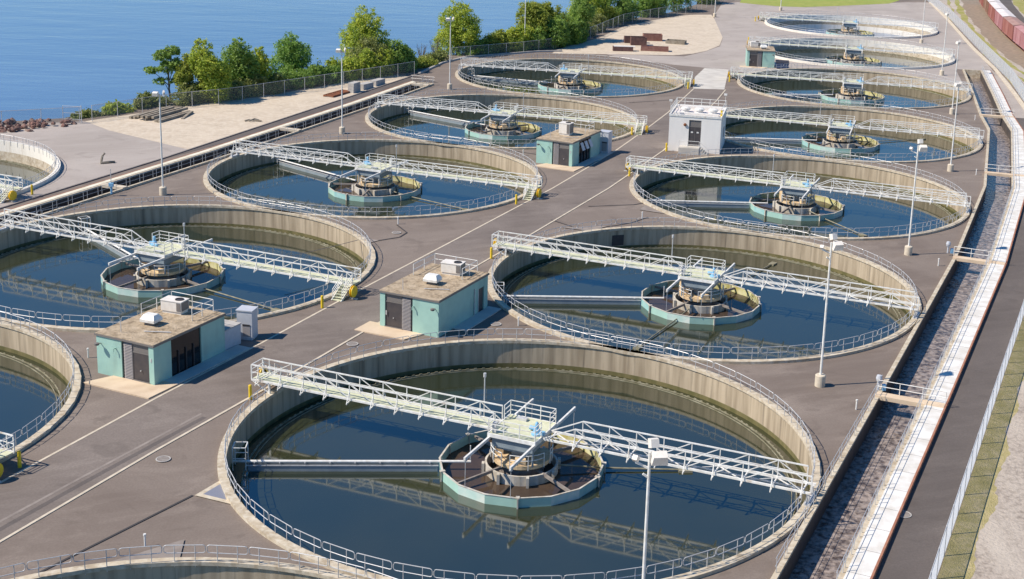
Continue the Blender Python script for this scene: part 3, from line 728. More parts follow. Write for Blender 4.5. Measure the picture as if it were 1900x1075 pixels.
for key, a, r1 in (('R1', 3.5, 12.2), ('L1', -32.3, 16.0), ('L2', -33.3, 15.1), ('R2', -117.4, 14.7), ('R4', 25.0, 16.1), ('R3', -62, 13.5), ('R2', 58, 17.5)):
    x, y, _ = TANKS[key]
    m = MB(); m.tube([(2.6, 0, -1.55), (6.0, 0, -1.75), (r1, 0, -1.86)], .065, 6); m.box(r1 - .9, r1 + .1, -.3, .3, -1.95, -1.8)
    o = m.build('skimmer_blade', 'weir'); o.location = (x, y, 0); o.rotation_euler = (0, 0, R(a))
    side = 'on the far side' if (key, a) == ('R2', 58) else 'lying on the water'
    tag(o, 'thin rotating skimmer pipe %s of %s' % (side if side != 'lying on the water' else 'on the water', PHR[key]), 'skimmer', 'rotating skimmer pipes')

# ---------------------------------------------------------------- channels
def channel(name, label, lin, lout, outer_line, cope_line, deep, lw_mat):
    t = thing(name, label, 'channel')
    m = MB(); strip(m, outer_line, lin, -deep, .26); m.build('wall', lw_mat, t)
    m = MB(); strip(m, lout, cope_line, -deep, .26); m.build('wall', lw_mat, t)
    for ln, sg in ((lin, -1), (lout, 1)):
        q = offset(ln, .012 * sg); m = MB(); strip(m, q, ln, -deep, .06); m.build('shade_lining', 'shade_wall', t)  # thin dark skin paints shade onto the channel's inner faces
    for i in (0, -1):
        m = MB(); m.bar((*lin[i], -.5 * deep + .1), (*lout[i], -.5 * deep + .1), .4, deep + .3); m.build('end_wall', lw_mat, t)
    m = MB(); sheet(m, lin, lout, -deep + .05); m.build('floor', lw_mat, t)
    return t
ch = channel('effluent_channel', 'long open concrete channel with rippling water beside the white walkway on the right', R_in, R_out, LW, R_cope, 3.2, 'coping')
m = MB(); sheet(m, R_in, R_out, -1.32); m.f = [f[::-1] for f in m.f]; structure(m, 'water', 'channel_water')
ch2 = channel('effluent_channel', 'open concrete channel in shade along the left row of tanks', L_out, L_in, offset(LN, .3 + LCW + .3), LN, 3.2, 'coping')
m = MB(); sheet(m, L_in, L_out, -1.5); m.f = [f[::-1] for f in m.f]; structure(m, 'water', 'brown_water')
# walkways
wk = thing('walkway', 'white covered walkway with rusty edge along the right-hand channel', 'walkway')
m = MB(); strip(m, R_cope, R_walk, 0.0, .34); m.build('deck', 'whitedeck', wk)
m = MB(); strip(m, R_walk, R_road, 0.0, .36); m.build('edge', 'rust_edge', wk)
m = MB()
rw = resample(R_cope, 3.05); rw2 = offset(rw, -1.40)
for a, b in list(zip(rw, rw2))[1:-1]: m.bar((*a, .342), (*b, .342), .03, .008)
m.build('joint', 'fascia', wk)
wk = thing('walkway', 'cream walkway strip beyond the left-hand channel', 'walkway')
m = MB(); strip(m, L_walk, offset(LN, .3 + LCW + .3), 0.0, .30); m.build('deck', 'creamdeck', wk)
m = MB(); strip(m, L_edge, L_walk, 0.0, .33); m.build('edge', 'rust_edge', wk)
# cross beams
def perp_beam(line, other, pt, w, z, name, label, mtl, rail=True):
    fa = resample(line, .5); fb = resample(other, .5)
    a = min(fa, key=lambda q: (q[0] - pt[0]) ** 2 + (q[1] - pt[1]) ** 2); b = min(fb, key=lambda q: (q[0] - a[0]) ** 2 + (q[1] - a[1]) ** 2)
    t = thing(name, label, 'footbridge', group='beams across the channels')
    m = MB(); m.bar((*a, z - .14), (*b, z - .14), w, .34); m.build('slab', mtl, t)
    if rail:
        d = Vector((b[0] - a[0], b[1] - a[1])).normalized(); n = Vector((-d.y, d.x))
        if n.y < 0: n = -n
        m = MB(); k = n * (w * .42)
        A = Vector((*a, 0)) + Vector((k.x, k.y, 0)); B = Vector((*b, 0)) + Vector((k.x, k.y, 0))
        for h in (.5, 1.0): m.tube([A + Vector((0, 0, z + h)), B + Vector((0, 0, z + h))], .035, 5)
        for i in range(4):
            q = A.lerp(B, i / 3); m.tube([q + Vector((0, 0, z)), q + Vector((0, 0, z + 1.0))], .035, 5)
        A2 = A - Vector((k.x, k.y, 0)) * 2.0; B2 = B - Vector((k.x, k.y, 0)) * 2.0
        m.build('handrail', 'white', t)
    return t
for pt, lab in (((24.8, 102.2), 'nearest beige concrete beam with railing across the right channel'), ((40.9, 141.6), 'second beige concrete beam with railing across the right channel'),
                ((55.7, 183.2), 'third beige beam crossing the right channel beside the fourth tank'), ((67.4, 226.0), 'fourth, farthest beam crossing the right channel')):
    perp_beam(LW, R_walk, pt, .9, .36, 'channel_beam', lab, 'pad')
for pt, lab in (((-53.0, 158.5), 'near beige beam across the left channel below the light pole'), ((-39.2, 194.5), 'second beige beam across the left channel'), ((-25.2, 236.0), 'far beige beam at the end of the left channel')):
    perp_beam(LN, offset(LN, .3 + LCW + .3), pt, .9, .34, 'channel_beam', lab, 'kerb', rail=False)
# rails along the channels
def rail_line(name, label, line, step, z, dx=0.0, maxn=95):
    t = thing(name, label, 'guard rail', group='guard rails along the channels'); pts = resample(line, step)
    for a, b in zip(pts, pts[1:]):
        place_panel('line', t, ((a[0] + b[0]) / 2, (a[1] + b[1]) / 2, z), math.atan2(b[1] - a[1], b[0] - a[0]))
    return t
rail_line('guard_rail', 'pipe guard rail between the right channel and the white walkway', offset(R_out, -.2)[1:], 2.42, .26)
rail_line('guard_rail', 'low pipe guard rail on the tank side of the right channel', offset(LW, -.12)[1:4], 2.42, .26)
rail_line('guard_rail', 'pipe guard rail along the shaded left channel', offset(LN, .12), 2.42, .26)
m_end = offset(LN, .3 + LCW + 1.0)
rail_line('guard_rail', 'white pipe rail round the far end of the left channel', [m_end[-1], LN[-1]], 1.5, .3)
t = thing('hand_winch', 'blue valve winch standing beside the left channel', 'winch', (-53.4, 155.6, 0.25))
m = MB(); m.tube([(0, 0, 0), (0, 0, 1.0)], .12, 8); m.box(-.25, .25, -.2, .2, .9, 1.3); m.build('body', 'motor', t)
m = MB(); m.tube([(0, 0, 1.3), (0, 0, 3.0)], .04, 6); m.build('spindle', 'galv', t)
for i, (p, lab) in enumerate((((24.9, 103.3), 'grey valve stand with blue box at the nearest right channel beam'), ((40.6, 143.2), 'grey valve stand at the second right channel beam'))):
    t = thing('valve_stand', lab, 'valve stand', (p[0], p[1], .26))
    m = MB(); m.tube([(0, 0, 0), (0, 0, .8)], .09, 8); m.lathe([(.02, 1.3), (.2, 1.25), (.26, 1.0), (.2, .78), (.02, .74)], 12); m.build('body', 'cabinet', t)
    m = MB(); m.box(.3, .58, -.15, .15, .0, .5); m.build('gearbox', 'motor', t)

# ---------------------------------------------------------------- buildings
def frame3(a, b, c):
    """local frame: origin at front-left corner, x along the front, y to the back"""
    A, B, Cc = Vector(a), Vector(b), Vector(c); ang = math.atan2(B.y - A.y, B.x - A.x); return A, ang, (B - A).length, (Cc - B).length
def building(label, a, b, c, h, mirror, openside, slab_r=True):
    A, ang, W, D = frame3(a, b, c)
    t = thing('pump_house', label, 'building', (A.x, A.y, 0), ang, 'teal pump houses')
    th = .22
    # front split: (x0, x1, kind)
    parts = [(0, .44 * W, 'w'), (.44 * W, .475 * W, 'gap'), (.475 * W, .62 * W, 'louver'), (.62 * W, .915 * W, 'door'), (.915 * W, W, 'w')]
    if mirror: parts = [(W - q, W - p, k) for p, q, k in parts][::-1]
    mw = MB()
    for x0, x1, k in parts:
        if k == 'w': mw.box(x0, x1, 0, th, 0, h)
    mw.box(0, th, th, D, 0, h)
    mw.box(th, W - th, D - th, D, 0, h)
    if openside:
        s0, s1 = .235 * D, .655 * D
        mw.box(W - th, W, th, s0, 0, h); mw.box(W - th, W, s1, D, 0, h)
    else:
        s0, s1 = .80 * D, .92 * D
        mw.box(W - th, W, th, s0, 0, h); mw.box(W - th, W, s1, D, 0, h); mw.box(W - th, W, s0, s1, 2.3, h)
    mw.build('wall', 'teal', t)
    for x0, x1, k in parts:
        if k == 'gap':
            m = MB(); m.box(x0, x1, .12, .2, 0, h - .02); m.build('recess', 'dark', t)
        if k == 'louver':
            m = MB(); m.box(x0, x1, .16, .2, 0, h - .02)
            for i in range(24): 
                z = .06 + i * (h - .15) / 24; m.hexa([(x0, .02, z), (x1, .02, z), (x1, .15, z + .07), (x0, .15, z + .07), (x0, .02, z + .03), (x1, .02, z + .03), (x1, .15, z + .1), (x0, .15, z + .1)])
            m.build('louver', 'louver', t)
        if k == 'door':
            d = m = MB(); m.box(x0 + .06, x1 - .06, .10, .16, 0.05, 2.35)
            do = m.build('door', 'door', t)
            m = MB(); m.lathe([(.0, 0), (.045, 0), (.045, .1), (0, .1)], 8); ho = m.build('handle', 'galv', do); ho.location = ((x0 + x1) / 2, .06, 1.0); ho.rotation_euler = (R(90), 0, 0)
            m = MB(); m.box(x0 + .06, x1 - .06, .11, .16, 2.47, h - .02); m.build('transom', 'fascia', t)
            m = MB(); m.box(x0, x1, .07, .17, 2.36, 2.46); m.box(x0, x0 + .06, .07, .17, 0, 2.36); m.box(x1 - .06, x1, .07, .17, 0, 2.36); m.box(x0 - .05, x1 + .05, -.02, .06, 0.10, .16)
            m.build('door_frame', 'fascia', t)
    if openside:
        m = MB(); m.box(W - .2, W - .12, s0, s1, .05, h - .02); m.build('window_wall', 'glass', t)
        for i in range(1, 4):
            m = MB(); y = s0 + (s1 - s0) * i / 4; m.box(W - .1, W - .02, y - .05, y + .05, .02, h * .62); m.build('mullion', 'dark', t)
        if openside == 2:
            for i in range(3):
                y = s0 + (s1 - s0) * (i + .5) / 3; m = MB(); m.hexa([(W + .02, y - .42, h - .35), (W + .02, y + .42, h - .35), (W + .45, y + .42, h - 1.35), (W + .45, y - .42, h - 1.35), (W + .06, y - .42, h - .33), (W + .06, y + .42, h - .33), (W + .49, y + .42, h - 1.32), (W + .49, y - .42, h - 1.32)])
                m.build('awning_window', 'cabinet', t)
    else:
        m = MB(); m.box(W - .16, W - .1, s0 + .05, s1 - .05, .05, 2.26); m.build('side_door', 'door', t)
        m = MB(); m.box(W + .004, W + .05, s0 - .1, s0 - .02, 0, 2.35); m.box(W + .04, W + .12, s0 - .9, s0 - .82, 0, 2.6); m.build('downpipe', 'galv', t)
    # lamps and small fittings on the front wall
    m = MB(); lx = W - .35 if mirror else .45
    m.bar((lx, -.02, h - .6), (lx, -.4, h - .5), .06); m.lathe([(.02, h - .42), (.2, h - .46), (.18, h - .62), (.02, h - .66)], 10, lx, -.45); m.build('wall_lamp', 'fascia', t)
    m = MB(); lx = .58 * W if mirror else .34 * W
    m.bar((lx, 0, h - .75), (lx, -.25, h - .72), .07); m.bar((lx, -.25, h - .72), (lx, -.28, h - 1.0), .06); m.build('conduit', 'teal', t)
    m = MB(); m.box(.1 * W, .1 * W + .1, -.03, -.002, 1.2, 1.6) if mirror else m.box(W - .3, W - .2, -.03, -.002, 1.9, 2.2); m.build('meter_box', 'galv', t)
    # roof
    m = MB(); m.box(-.1, W + .1, -.1, D + .1, h, h + .15); m.build('fascia', 'fascia', t)
    m = MB(); m.box(-.05, W + .05, -.05, D + .05, h + .15, h + .20); m.build('roof', 'roof', t)
    m = MB(); 
    m.tube([(W * .3, .9, h + .25), (W * .3, .9, h + 1.2)], .03, 5); m.build('roof_pipe', 'galv', t); m = MB(); m.bar((W * .55, .22 * D, h + .28), (W * .9, .32 * D, h + .28), .12, .02)
    m.build('roof_strip', 'galv', t)
    # rail round the back of the roof
    m = MB(); z0 = h + .20
    y0, y1 = .56 * D, D - .1
    x0, x1 = .06 * W, .82 * W
    for z in (.5, 1.02): m.tube([(x0, y0, z0 + z), (x0, y1, z0 + z), (x1, y1, z0 + z), (x1, y0 + 1.0, z0 + z)], .035, 5)
    for q in ((x0, y0), (x0, (y0 + y1) / 2), (x0, y1), ((x0 + x1) / 2, y1), (x1, y1), (x1, (y0 + y1) / 2 + .4), (x1, y0 + 1)): m.tube([(*q, z0), (*q, z0 + 1.02)], .035, 5)
    m.build('roof_rail', 'white', t)
    # apron slab
    m = MB(); pts = [(-.25, -1.15), (.3 * W if not mirror else -.25, -2.3), (W + (1.3 if slab_r and not mirror else -.9), -2.3 if not mirror else -2.0), (W + 1.35 if not mirror else W - .6, -.4 if not mirror else -.2)]
    if mirror: poly = [(-1.35, .5), (-1.35, -2.0), (.62 * W, -2.0), (.62 * W + .8, -.01), (0, -.01), (-.001, .5)]
    else: poly = [(.28 * W, -.01), (.1 * W, -2.2), (W + 1.3, -2.2), (W + 1.35, 1.0), (W + .001, 1.0), (W + .001, -.01)]
    m.prism(poly, 0, .1)
    m.build('apron', 'pad', t)
    m = MB(); m.box(W + .002, W + 1.35, (1.0 if not mirror else 2.5), D + (1.6 if not mirror else .2), 0, .1); m.build('side_apron', 'pad_pale', t)
    return t, A, ang, W, D, h
def local(A, ang, x, y): return (A.x + x * math.cos(ang) - y * math.sin(ang), A.y + x * math.sin(ang) + y * math.cos(ang))
def ac_unit(label, loc, rz, w=2.2, d=1.3, h=1.15):
    t = thing('air_conditioner', label, 'air conditioner', loc, rz)
    m = MB(); m.box(-w / 2, w / 2, -d / 2, d / 2, .22, h); m.box(-w / 2 - .04, w / 2 + .04, -d / 2 - .04, d / 2 + .04, h, h + .06); m.build('casing', 'ac', t)
    m = MB(); m.box(-w / 2 + .08, w / 2 - .08, -d / 2 + .08, d / 2 - .08, 0, .22); m.build('curb', 'ac', t)
    m = MB(); m.lathe([(.36, h + .06), (.36, h + .12), (.3, h + .12), (.3, h + .07), (0.01, h + .07)], 16, w / 2 - .5, 0); m.build('fan', 'dark', t)
    m = MB(); m.box(w / 2 + .002, w / 2 + .03, -d / 2 + .08, d / 2 - .08, .3, h - .05); m.box(w / 2 - .42, w / 2 - .05, -d / 2 - .03, -d / 2 - .002, .3, h - .08); m.build('grille', 'fascia', t)
    return t
def hood(label, loc, rz, s=1.0):
    t = thing('roof_vent', label, 'roof vent', loc, rz)
    m = MB(); a, b = .75 * s, .62 * s
    m.hexa([(-a, -b, .28), (a, -b, .28), (a, b, .28), (-a, b, .28), (-a, -b, .5), (a, -b, .5), (a, b, .5), (-a, b, .5)])
    m.hexa([(-a, -b, .5), (a, -b, .5), (a, b, .5), (-a, b, .5), (-a * .72, -b * .55, .85), (a * .72, -b * .55, .85), (a * .72, b * .55, .85), (-a * .72, b * .55, .85)])
    m.build('hood', 'white', t)
    m = MB(); m.box(-a * .6, a * .6, -b * .6, b * .6, 0, .28); m.build('curb', 'fascia', t); return t
HB = 3.36
b1 = building('teal flat-roofed pump house with dark glass side, left of the road in the foreground', (-36.65, 101.8), (-31.5, 99.5), (-28.1, 107.3), HB - .2, False, 1)
b2 = building('teal flat-roofed pump house with closed side wall, between the two largest tanks', (-16.35, 114.7), (-11.0, 112.35), (-7.45, 120.7), HB - .2, True, 0)
b3 = building('teal flat-roofed pump house with grey awning windows, between the left row tanks', (-4.9, 180.6), (-.1, 178.5), (3.75, 187.1), HB - .2, False, 2)
b4 = building('small far teal pump house in front of the sixth tank', (33.6, 271.3), (39.0, 270.9), (39.7, 277.5), HB - .2, True, 0)
for bb, (ax, ay), (hx, hy), nm in ((b1, (.36, .80), (.42, .42), 'nearest teal pump house'), (b2, (.55, .80), (.52, .42), 'pump house between the largest tanks'), (b4, (.3, .6), (.6, .3), 'small far pump house')):
    t, A, ang, W, D, h = bb
    x, y = local(A, ang, ax * W, ay * D); ac_unit('white box air conditioner on the roof of the ' + nm, (x, y, h + .20), ang + R(6), 1.9, 1.15, 1.05)
    x, y = local(A, ang, hx * W, hy * D); hood('white sloped vent hood on the roof of the ' + nm, (x, y, h + .20), ang + R(4), .9)
t, A, ang, W, D, h = b3
x, y = local(A, ang, .45 * W, .45 * D); ac_unit('white tall air conditioner on the roof of the awning-window pump house', (x, y, h + .20), ang, 1.6, 1.3, 1.6)
def cabinet(label, loc, rz, w, d, h):
    t = thing('electric_cabinet', label, 'cabinet', loc, rz)
    m = MB(); m.box(-w / 2, w / 2, -d / 2, d / 2, .12, h); m.box(-w / 2 - .06, w / 2 + .06, -d / 2 - .06, d / 2 + .06, h, h + .1); m.box(-w / 2 + .05, w / 2 - .05, -d / 2 + .05, d / 2 - .05, 0, .12); m.build('body', 'cabinet', t)
    m = MB(); m.box(-w * .12, w * .38, -d / 2 - .03, -d / 2 - .002, .35, h * .5); m.build('vent', 'louver', t)
    m = MB(); m.box(-w * .12, w * .38, -d / 2 - .05, -d / 2 - .031, h * .5, h * .56); m.build('hood', 'dark', t); return t
t, A, ang, W, D, h = b1
x, y = local(A, ang, W - .5, D + 2.9); cabinet('tall grey metal cabinet beside the tank behind the nearest pump house', (x + .3, y + .6, 0), ang + R(14), 1.35, 1.2, 2.55)
x, y = local(A, ang, W - 1.0, D + 1.1); t = thing('block_enclosure', 'low grey block enclosure against the back of the nearest pump house', 'enclosure', (x, y, 0), ang)
m = MB(); m.box(-.9, .9, -1.0, 1.1, 0, 1.75); m.build('wall', 'cabinet', t); m = MB(); m.box(-.95, .95, -1.0, 1.15, 1.75, 1.83); m.build('lid', 'block', t)
t, A, ang, W, D, h = b3
x, y = local(A, ang, W + .2, D + 1.3); cabinet('grey metal cabinet behind the awning-window pump house', (x, y, 0), ang, 1.5, 1.3, 3.0)
t, A, ang, W, D, h = b4
x, y = local(A, ang, W + 1.5, -.3); t = thing('dumpster', 'dark blue steel dumpster beside the small far pump house', 'dumpster', (x, y, 0), ang)
m = MB(); m.hexa([(-1.1, -.7, .1), (1.1, -.7, .1), (1.1, .7, .1), (-1.1, .7, .1), (-1.3, -.8, 1.2), (1.3, -.8, 1.2), (1.3, .8, 1.5), (-1.3, .8, 1.5)])
MT['blue'] = mat('blue', (0.035, 0.07, 0.16), 0.5); m.build('bin', 'blue', t)
m = MB(); m.hexa([(-1.32, -.85, 1.21), (1.32, -.85, 1.21), (1.32, .82, 1.51), (-1.32, .82, 1.51), (-1.32, -.85, 1.27), (1.32, -.85, 1.27), (1.32, .82, 1.57), (-1.32, .82, 1.57)]); m.build('lid', 'dark', t)

# white building
A, ang, W, D = frame3((13.35, 191.1), (20.5, 189.75), (22.2, 197.5)); H = 5.0
t = thing('white_building', 'white two-door cube building with roof fans at the roadside beside the fourth tank', 'building', (A.x, A.y, 0), ang)
MT['white_wall'] = mat('white_wall', (0.86, 0.83, 0.78), 0.6, (0.80, 0.77, 0.72), 0.8, stretch=(1, 1, .2))
x0, x1 = .385 * W, .62 * W
m = MB(); m.box(0, x0, 0, .2, 0, H); m.box(x1, W, 0, .2, 0, H); m.box(x0, x1, 0, .2, 0, .9); m.box(x0, x1, 0, .2, 4.6, H); m.box(0, .2, .2, D, 0, H); m.box(.2, W - .2, D - .2, D, 0, H); m.build('wall', 'white_wall', t)
m = MB(); m.box(W - .2, W, .2, D, 0, H); m.box(W - .2 + .21, W + .03, .05, .35, 0, H - .2); m.build('side_wall', 'white_wall', t)
m = MB(); m.box(x0, x1, .1, .16, .9, 3.6); dd = m.build('door', 'door', t)
m = MB(); m.box(x0 + .3, x0 + .6, .07, .098, 2.75, 2.95); m.box(x1 - .6, x1 - .3, .07, .098, 2.75, 2.95); m.build('door_pane', 'white', dd)
m = MB(); m.box(x0, x1, .11, .16, 3.68, 4.6); m.build('transom', 'fascia', t)
m = MB(); m.box(x0, x1, .08, .17, 3.6, 3.68); m.box((x0 + x1) / 2 - .02, (x0 + x1) / 2 + .02, .07, .1, .9, 3.6); m.build('door_frame', 'fascia', t)
m = MB(); m.box(.02, W - .02, .02, D - .02, H, H + .1); m.build('roof', 'roof_white', t)
m = MB(); m.box(-.06, W + .06, -.06, .14, H + .0, H + .28); m.box(-.06, W + .06, D - .14, D + .06, H, H + .28); m.box(-.06, .14, .14, D - .14, H, H + .28); m.box(W - .14, W + .06, .14, D - .14, H, H + .28); m.build('parapet', 'white', t)
for i in range(3):
    m = MB(); cx = W * (.26 + .27 * i); m.lathe([(.5, H + .1), (.5, H + .45), (.68, H + .5), (.68, H + .72), (.4, H + .85), (.02, H + .88)], 20, cx, D * .4); m.build('roof_fan', 'white', t, smooth=False)
m = MB(); m.box(.4, W - .5, D * .68, D * .8, H + .1, H + .55); m.box(.5, W - .5, D * .1, D * .2, H + .1, H + .4); m.build('duct', 'ac', t)
m = MB()
for z in (.75, 1.25): m.tube([(.1, .05, H + z), (.1, D, H + z), (W - .1, D, H + z), (W - .1, .1, H + z)], .04, 5)
for i in range(7): m.tube([(.1, D * i / 6, H + .2), (.1, D * i / 6, H + 1.25)], .04, 5); m.tube([(W * i / 6, D, H + .2), (W * i / 6, D, H + 1.25)], .04, 5)
m.build('roof_rail', 'white', t)
m = MB(); m.box(W - .25, W + .02, -.03 + .9, 1.0, H - .4, H + 1.1); m.build('gate', 'yellow', t)
m = MB(); m.box(x0 - 1.15, x1 + .0, -1.6, -.005, 0, .9); m.build('landing', 'pad_pale', t)
m = MB()
for k in range(4): m.box(x1 + .01 + .28 * k, x1 + .28 * (k + 1), -1.5, -.01, 0, .72 - .18 * k)
m.build('step', 'pad_pale', t)
m = MB()
for z in (.5, 1.0): m.tube([(x0 - 1.1, -1.55, .9 + z), (x1, -1.55, .9 + z), (x1 + 1.2, -1.55, z)], .035, 5)
for xx in (x0 - 1.1, x0 + .1, x1): m.tube([(xx, -1.55, .9), (xx, -1.55, 1.9)], .035, 5)
m.tube([(x1 + 1.2, -1.55, 0), (x1 + 1.2, -1.55, 1)], .035, 5); m.build('handrail', 'white', t)
m = MB(); m.lathe([(.02, 0), (.2, .03), (.22, .16), (.05, .22), (.02, .22)], 12); o = m.build('alarm_lamp', 'rust', t); o.location = (x0 - .55, 0, 3.9); o.rotation_euler = (R(90), 0, 0)
m = MB(); m.box(W + .001, W + .05, D * .55, D * .7, 1.6, 3.0); m.build('louver', 'louver', t)
for q, (px, py) in enumerate(((.1, .05), (W - .2, D - .2))):
    m = MB(); m.tube([(px, py, H + .2), (px, py, H + 2.1)], .03, 5); m.box(px - .25, px + .2, py - .1, py + .1, H + 2.05, H + 2.3); m.build('roof_lamp', 'white', t)

# ---------------------------------------------------------------- light poles
def make_pole(kind):
    t = thing('light_pole', 'x', 'light pole', (0, 0, 0), 0, 'floodlight poles')
    m = MB(); m.lathe([(.42, 0), (.42, .92), (.36, .98), (.02, .98)], 20); m.build('base', 'kerb', t)
    m = MB(); m.tube([(0, 0, .95), (0, 0, 12.0)], .10, 10, r2=.075); m.build('pole', 'white', t)
    def head(x, y, z, w, d, hh, tilt, rz):
        m = MB(); m.hexa([(-w / 2, -d / 2, -hh / 2), (w / 2, -d / 2, -hh / 2), (w / 2, d / 2, -hh / 2), (-w / 2, d / 2, -hh / 2), (-w / 2 * .85, -d / 2 * .85, hh / 2), (w / 2 * .85, -d / 2 * .85, hh / 2), (w / 2 * .85, d / 2 * .85, hh / 2), (-w / 2 * .85, d / 2 * .85, hh / 2)])
        o = m.build('floodlight', 'ac', t); o.location = (x, y, z); o.rotation_euler = (tilt, 0, rz)
    if kind == 3:
        head(.5, -.1, 11.75, .85, .55, .55, R(25), R(8)); head(.2, .2, 12.4, .5, .5, .42, R(70), R(15)); head(-.7, .1, 11.6, .32, .3, .26, R(50), R(-30))
        m = MB(); m.bar((-.7, .1, 11.4), (0, 0, 11.1), .1); m.bar((0, 0, 11.9), (.3, 0, 11.9), .12); m.bar((0, 0, 10.6), (-.3, .0, 10.8), .1); m.build('bracket', 'white', t)
    else:
        head(-.45, -.1, 12.0, .72, .5, .4, R(20), R(-10)); head(.45, .15, 12.15, .2, .4, .45, R(40), R(25))
        m = MB(); m.bar((-.6, 0, 11.75), (.5, .1, 11.75), .1); m.bar((.5, .1, 11.7), (.55, .15, 12.2), .08); m.build('bracket', 'white', t)
    return t
p3 = make_pole(3); p2 = make_pole(2); used = {2: False, 3: False}
for (x, y), kind, rz, lab in (((4.4, 64.6), 3, 0, 'tall white floodlight pole rising in front of the largest tank'), ((20.46, 104.4), 3, .15, 'white floodlight pole right of the largest tank, beside the nearest channel beam'),
        ((36.3, 142.9), 3, -.1, 'white floodlight pole by the second channel beam on the right'), ((51.44, 184.2), 2, .6, 'white floodlight pole right of the fourth tank'),
        ((62.8, 227.4), 2, .8, 'white floodlight pole right of the fifth tank'), ((71.56, 269.1), 2, .9, 'white floodlight pole right of the sixth tank'), ((78.5, 315.3), 2, .5, 'white floodlight pole in front of the drained tank'),
        ((-47.8, 156.9), 2, 0, 'white floodlight pole beside the left channel, nearest on the left'), ((-33.25, 194.8), 2, 0, 'white floodlight pole left of the third tank in the left row'), ((-21.5, 234.1), 2, .1, 'white floodlight pole in front of the round tree, by the farthest left tank'),
        ((-10.75, 283.0), 2, .4, 'white floodlight pole standing before the bushes by the fence'), ((54.2, 372), 2, 0, 'far white floodlight pole in front of the lawn'), ((34.7, 352), 2, 0, 'far white floodlight pole at the edge of the sandy yard')):
    src = p3 if kind == 3 else p2
    if not used[kind]: used[kind] = True; o = src
    else: o = copy_tree(src)
    o.location = (x, y, 0); o.rotation_euler = (0, 0, rz); o['label'] = lab

# ---------------------------------------------------------------- bollards, vents, manholes
bo = None
BL = [(-23.7, 97.6, 'left of the bridge end of the largest tank'), (-22.2, 119.0, 'left of the stair behind the nearest pump house'), (-20.2, 124.2, 'right of the stair behind the nearest pump house'),
      (-8.0, 136.1, 'by the bridge end of the second right tank'), (-6.5, 158.4, 'left of the stair of the second left tank'), (-4.4, 163.1, 'right of the stair of the second left tank'), (7.4, 174.7, 'by the bridge end of the third right tank'),
      (-36.1, 84.9, 'at the far left beside the dark stair shadow'), (-62.4, 155.0, 'beside the bridge stair at the left edge of the photo'), (8.6, 200.9, 'left of the stair of the third left tank'), (9.2, 203.6, 'right of the stair of the third left tank'),
      (20.0, 243.2, 'at the stair of the farthest left tank'), (13.1, 190.6, 'at the left corner of the white building'), (28.3, 252.4, 'at the bridge end of the fifth right tank'), (44.3, 346, 'at the bridge end of the drained tank'), (38.1, 307, 'behind the roof of the small far pump house')]
for x, y, l in BL:
    if bo is None:
        m = MB(); m.lathe([(.13, 0), (.13, 1.12), (.10, 1.18), (.02, 1.2)], 12); bo = m.build('bollard', 'yellow'); o = bo
    else: o = bo.copy(); col.objects.link(o)
    o.location = (x, y, 0); tag(o, 'yellow steel bollard ' + l, 'bollard', 'yellow bollards')
vo = None
for x, y, l in [(-24.7, 75.0, 'on the asphalt near the bottom left'), (-38.5, 104.9, 'left of the nearest pump house'), (-19.1, 147.9, 'between the first and second left tanks'), (-4.3, 116.1, 'beside the pump house between the largest tanks'),
                (8.2, 153.8, 'between the second and third right tanks'), (38.6, 139.1, 'beside the second channel beam'), (22.5, 99.8, 'near the nearest channel beam'), (54.5, 182.5, 'near the third channel beam'), (65.4, 222.8, 'near the fourth channel beam'), (-6.8, 184.6, 'left of the awning-window pump house')]:
    if vo is None:
        m = MB(); m.tube([(0, 0, 0), (0, 0, .78)], .06, 8); m.tube([(0, 0, .7), (0, 0, .82)], .09, 8); vo = m.build('vent_pipe', 'white'); o = vo
    else: o = vo.copy(); col.objects.link(o)
    o.location = (x, y, 0); tag(o, 'short white vent pipe ' + l, 'vent pipe', 'short vent pipes')
mo = None
for x, y, l in [(-27.1, 86.8, 'on the asphalt left of the largest tank'), (22.3, 82.5, 'on the dark road right of the channel'), (-18.0, 110.0, 'left of the pump house between the largest tanks'), (-6.3, 116.2, 'in the shade right of a pump house'), (-18.8, 144.3, 'between the first two left tanks')]:
    if mo is None:
        mo = thing('manhole', 'x', 'manhole cover', (0, 0, 0), 0, 'manhole covers'); m = MB(); m.lathe([(.5, .0), (.5, .03), (.42, .035), (.42, .0)], 24); m.build('rim', 'block', mo)
        m = MB(); m.lathe([(.40, 0), (.40, .03), (.01, .035)], 24); m.build('cover', 'iron', mo); o = mo
    else: o = copy_tree(mo)
    o.location = (x, y, .045); o['label'] = 'round iron manhole cover ' + l

# ---------------------------------------------------------------- fences
def fence(label, pts, h, step, mtl, post_m='galv', maxposts=90, wire=0):
    t = thing('chain_link_fence', label, 'fence'); pp = resample(pts, step)
    m = MB()
    if wire:
        q = resample(pts, wire); k = max(1, round(h / wire))
        for i in range(len(q)):
            for e in (-1, 1):
                j = i + e * k
                if 0 <= j < len(q): m.tube([(*q[i], .04), (*q[j], h)], .0105, 3, caps=False)
    else:
        for a, b in zip(pp, pp[1:]):
            m.face([(*a, .04), (*b, .04), (*b, h), (*a, h)])
    m.build('mesh', mtl, t)
    m = MB(); m.tube([(*p, h) for p in pp], .035, 5); m.build('top_rail', post_m, t)
    m0 = MB(); m0.tube([(0, 0, 0), (0, 0, h + .05)], .045, 6); p0 = None
    for q in pp[:maxposts]:
        if p0 is None: p0 = m0.build('post', post_m, t); o = p0
        else: o = p0.copy(); col.objects.link(o); o.parent = t
        o.location = (*q, 0)
    return t
fence('silvery chain link fence along the right-hand road', FENCE_R[1:6], 2.1, 3.0, 'wire', wire=.14)
fence('far silvery chain link fence beside the railway verge', FENCE_R[5:], 2.6, 3.5, 'wire', wire=.18)
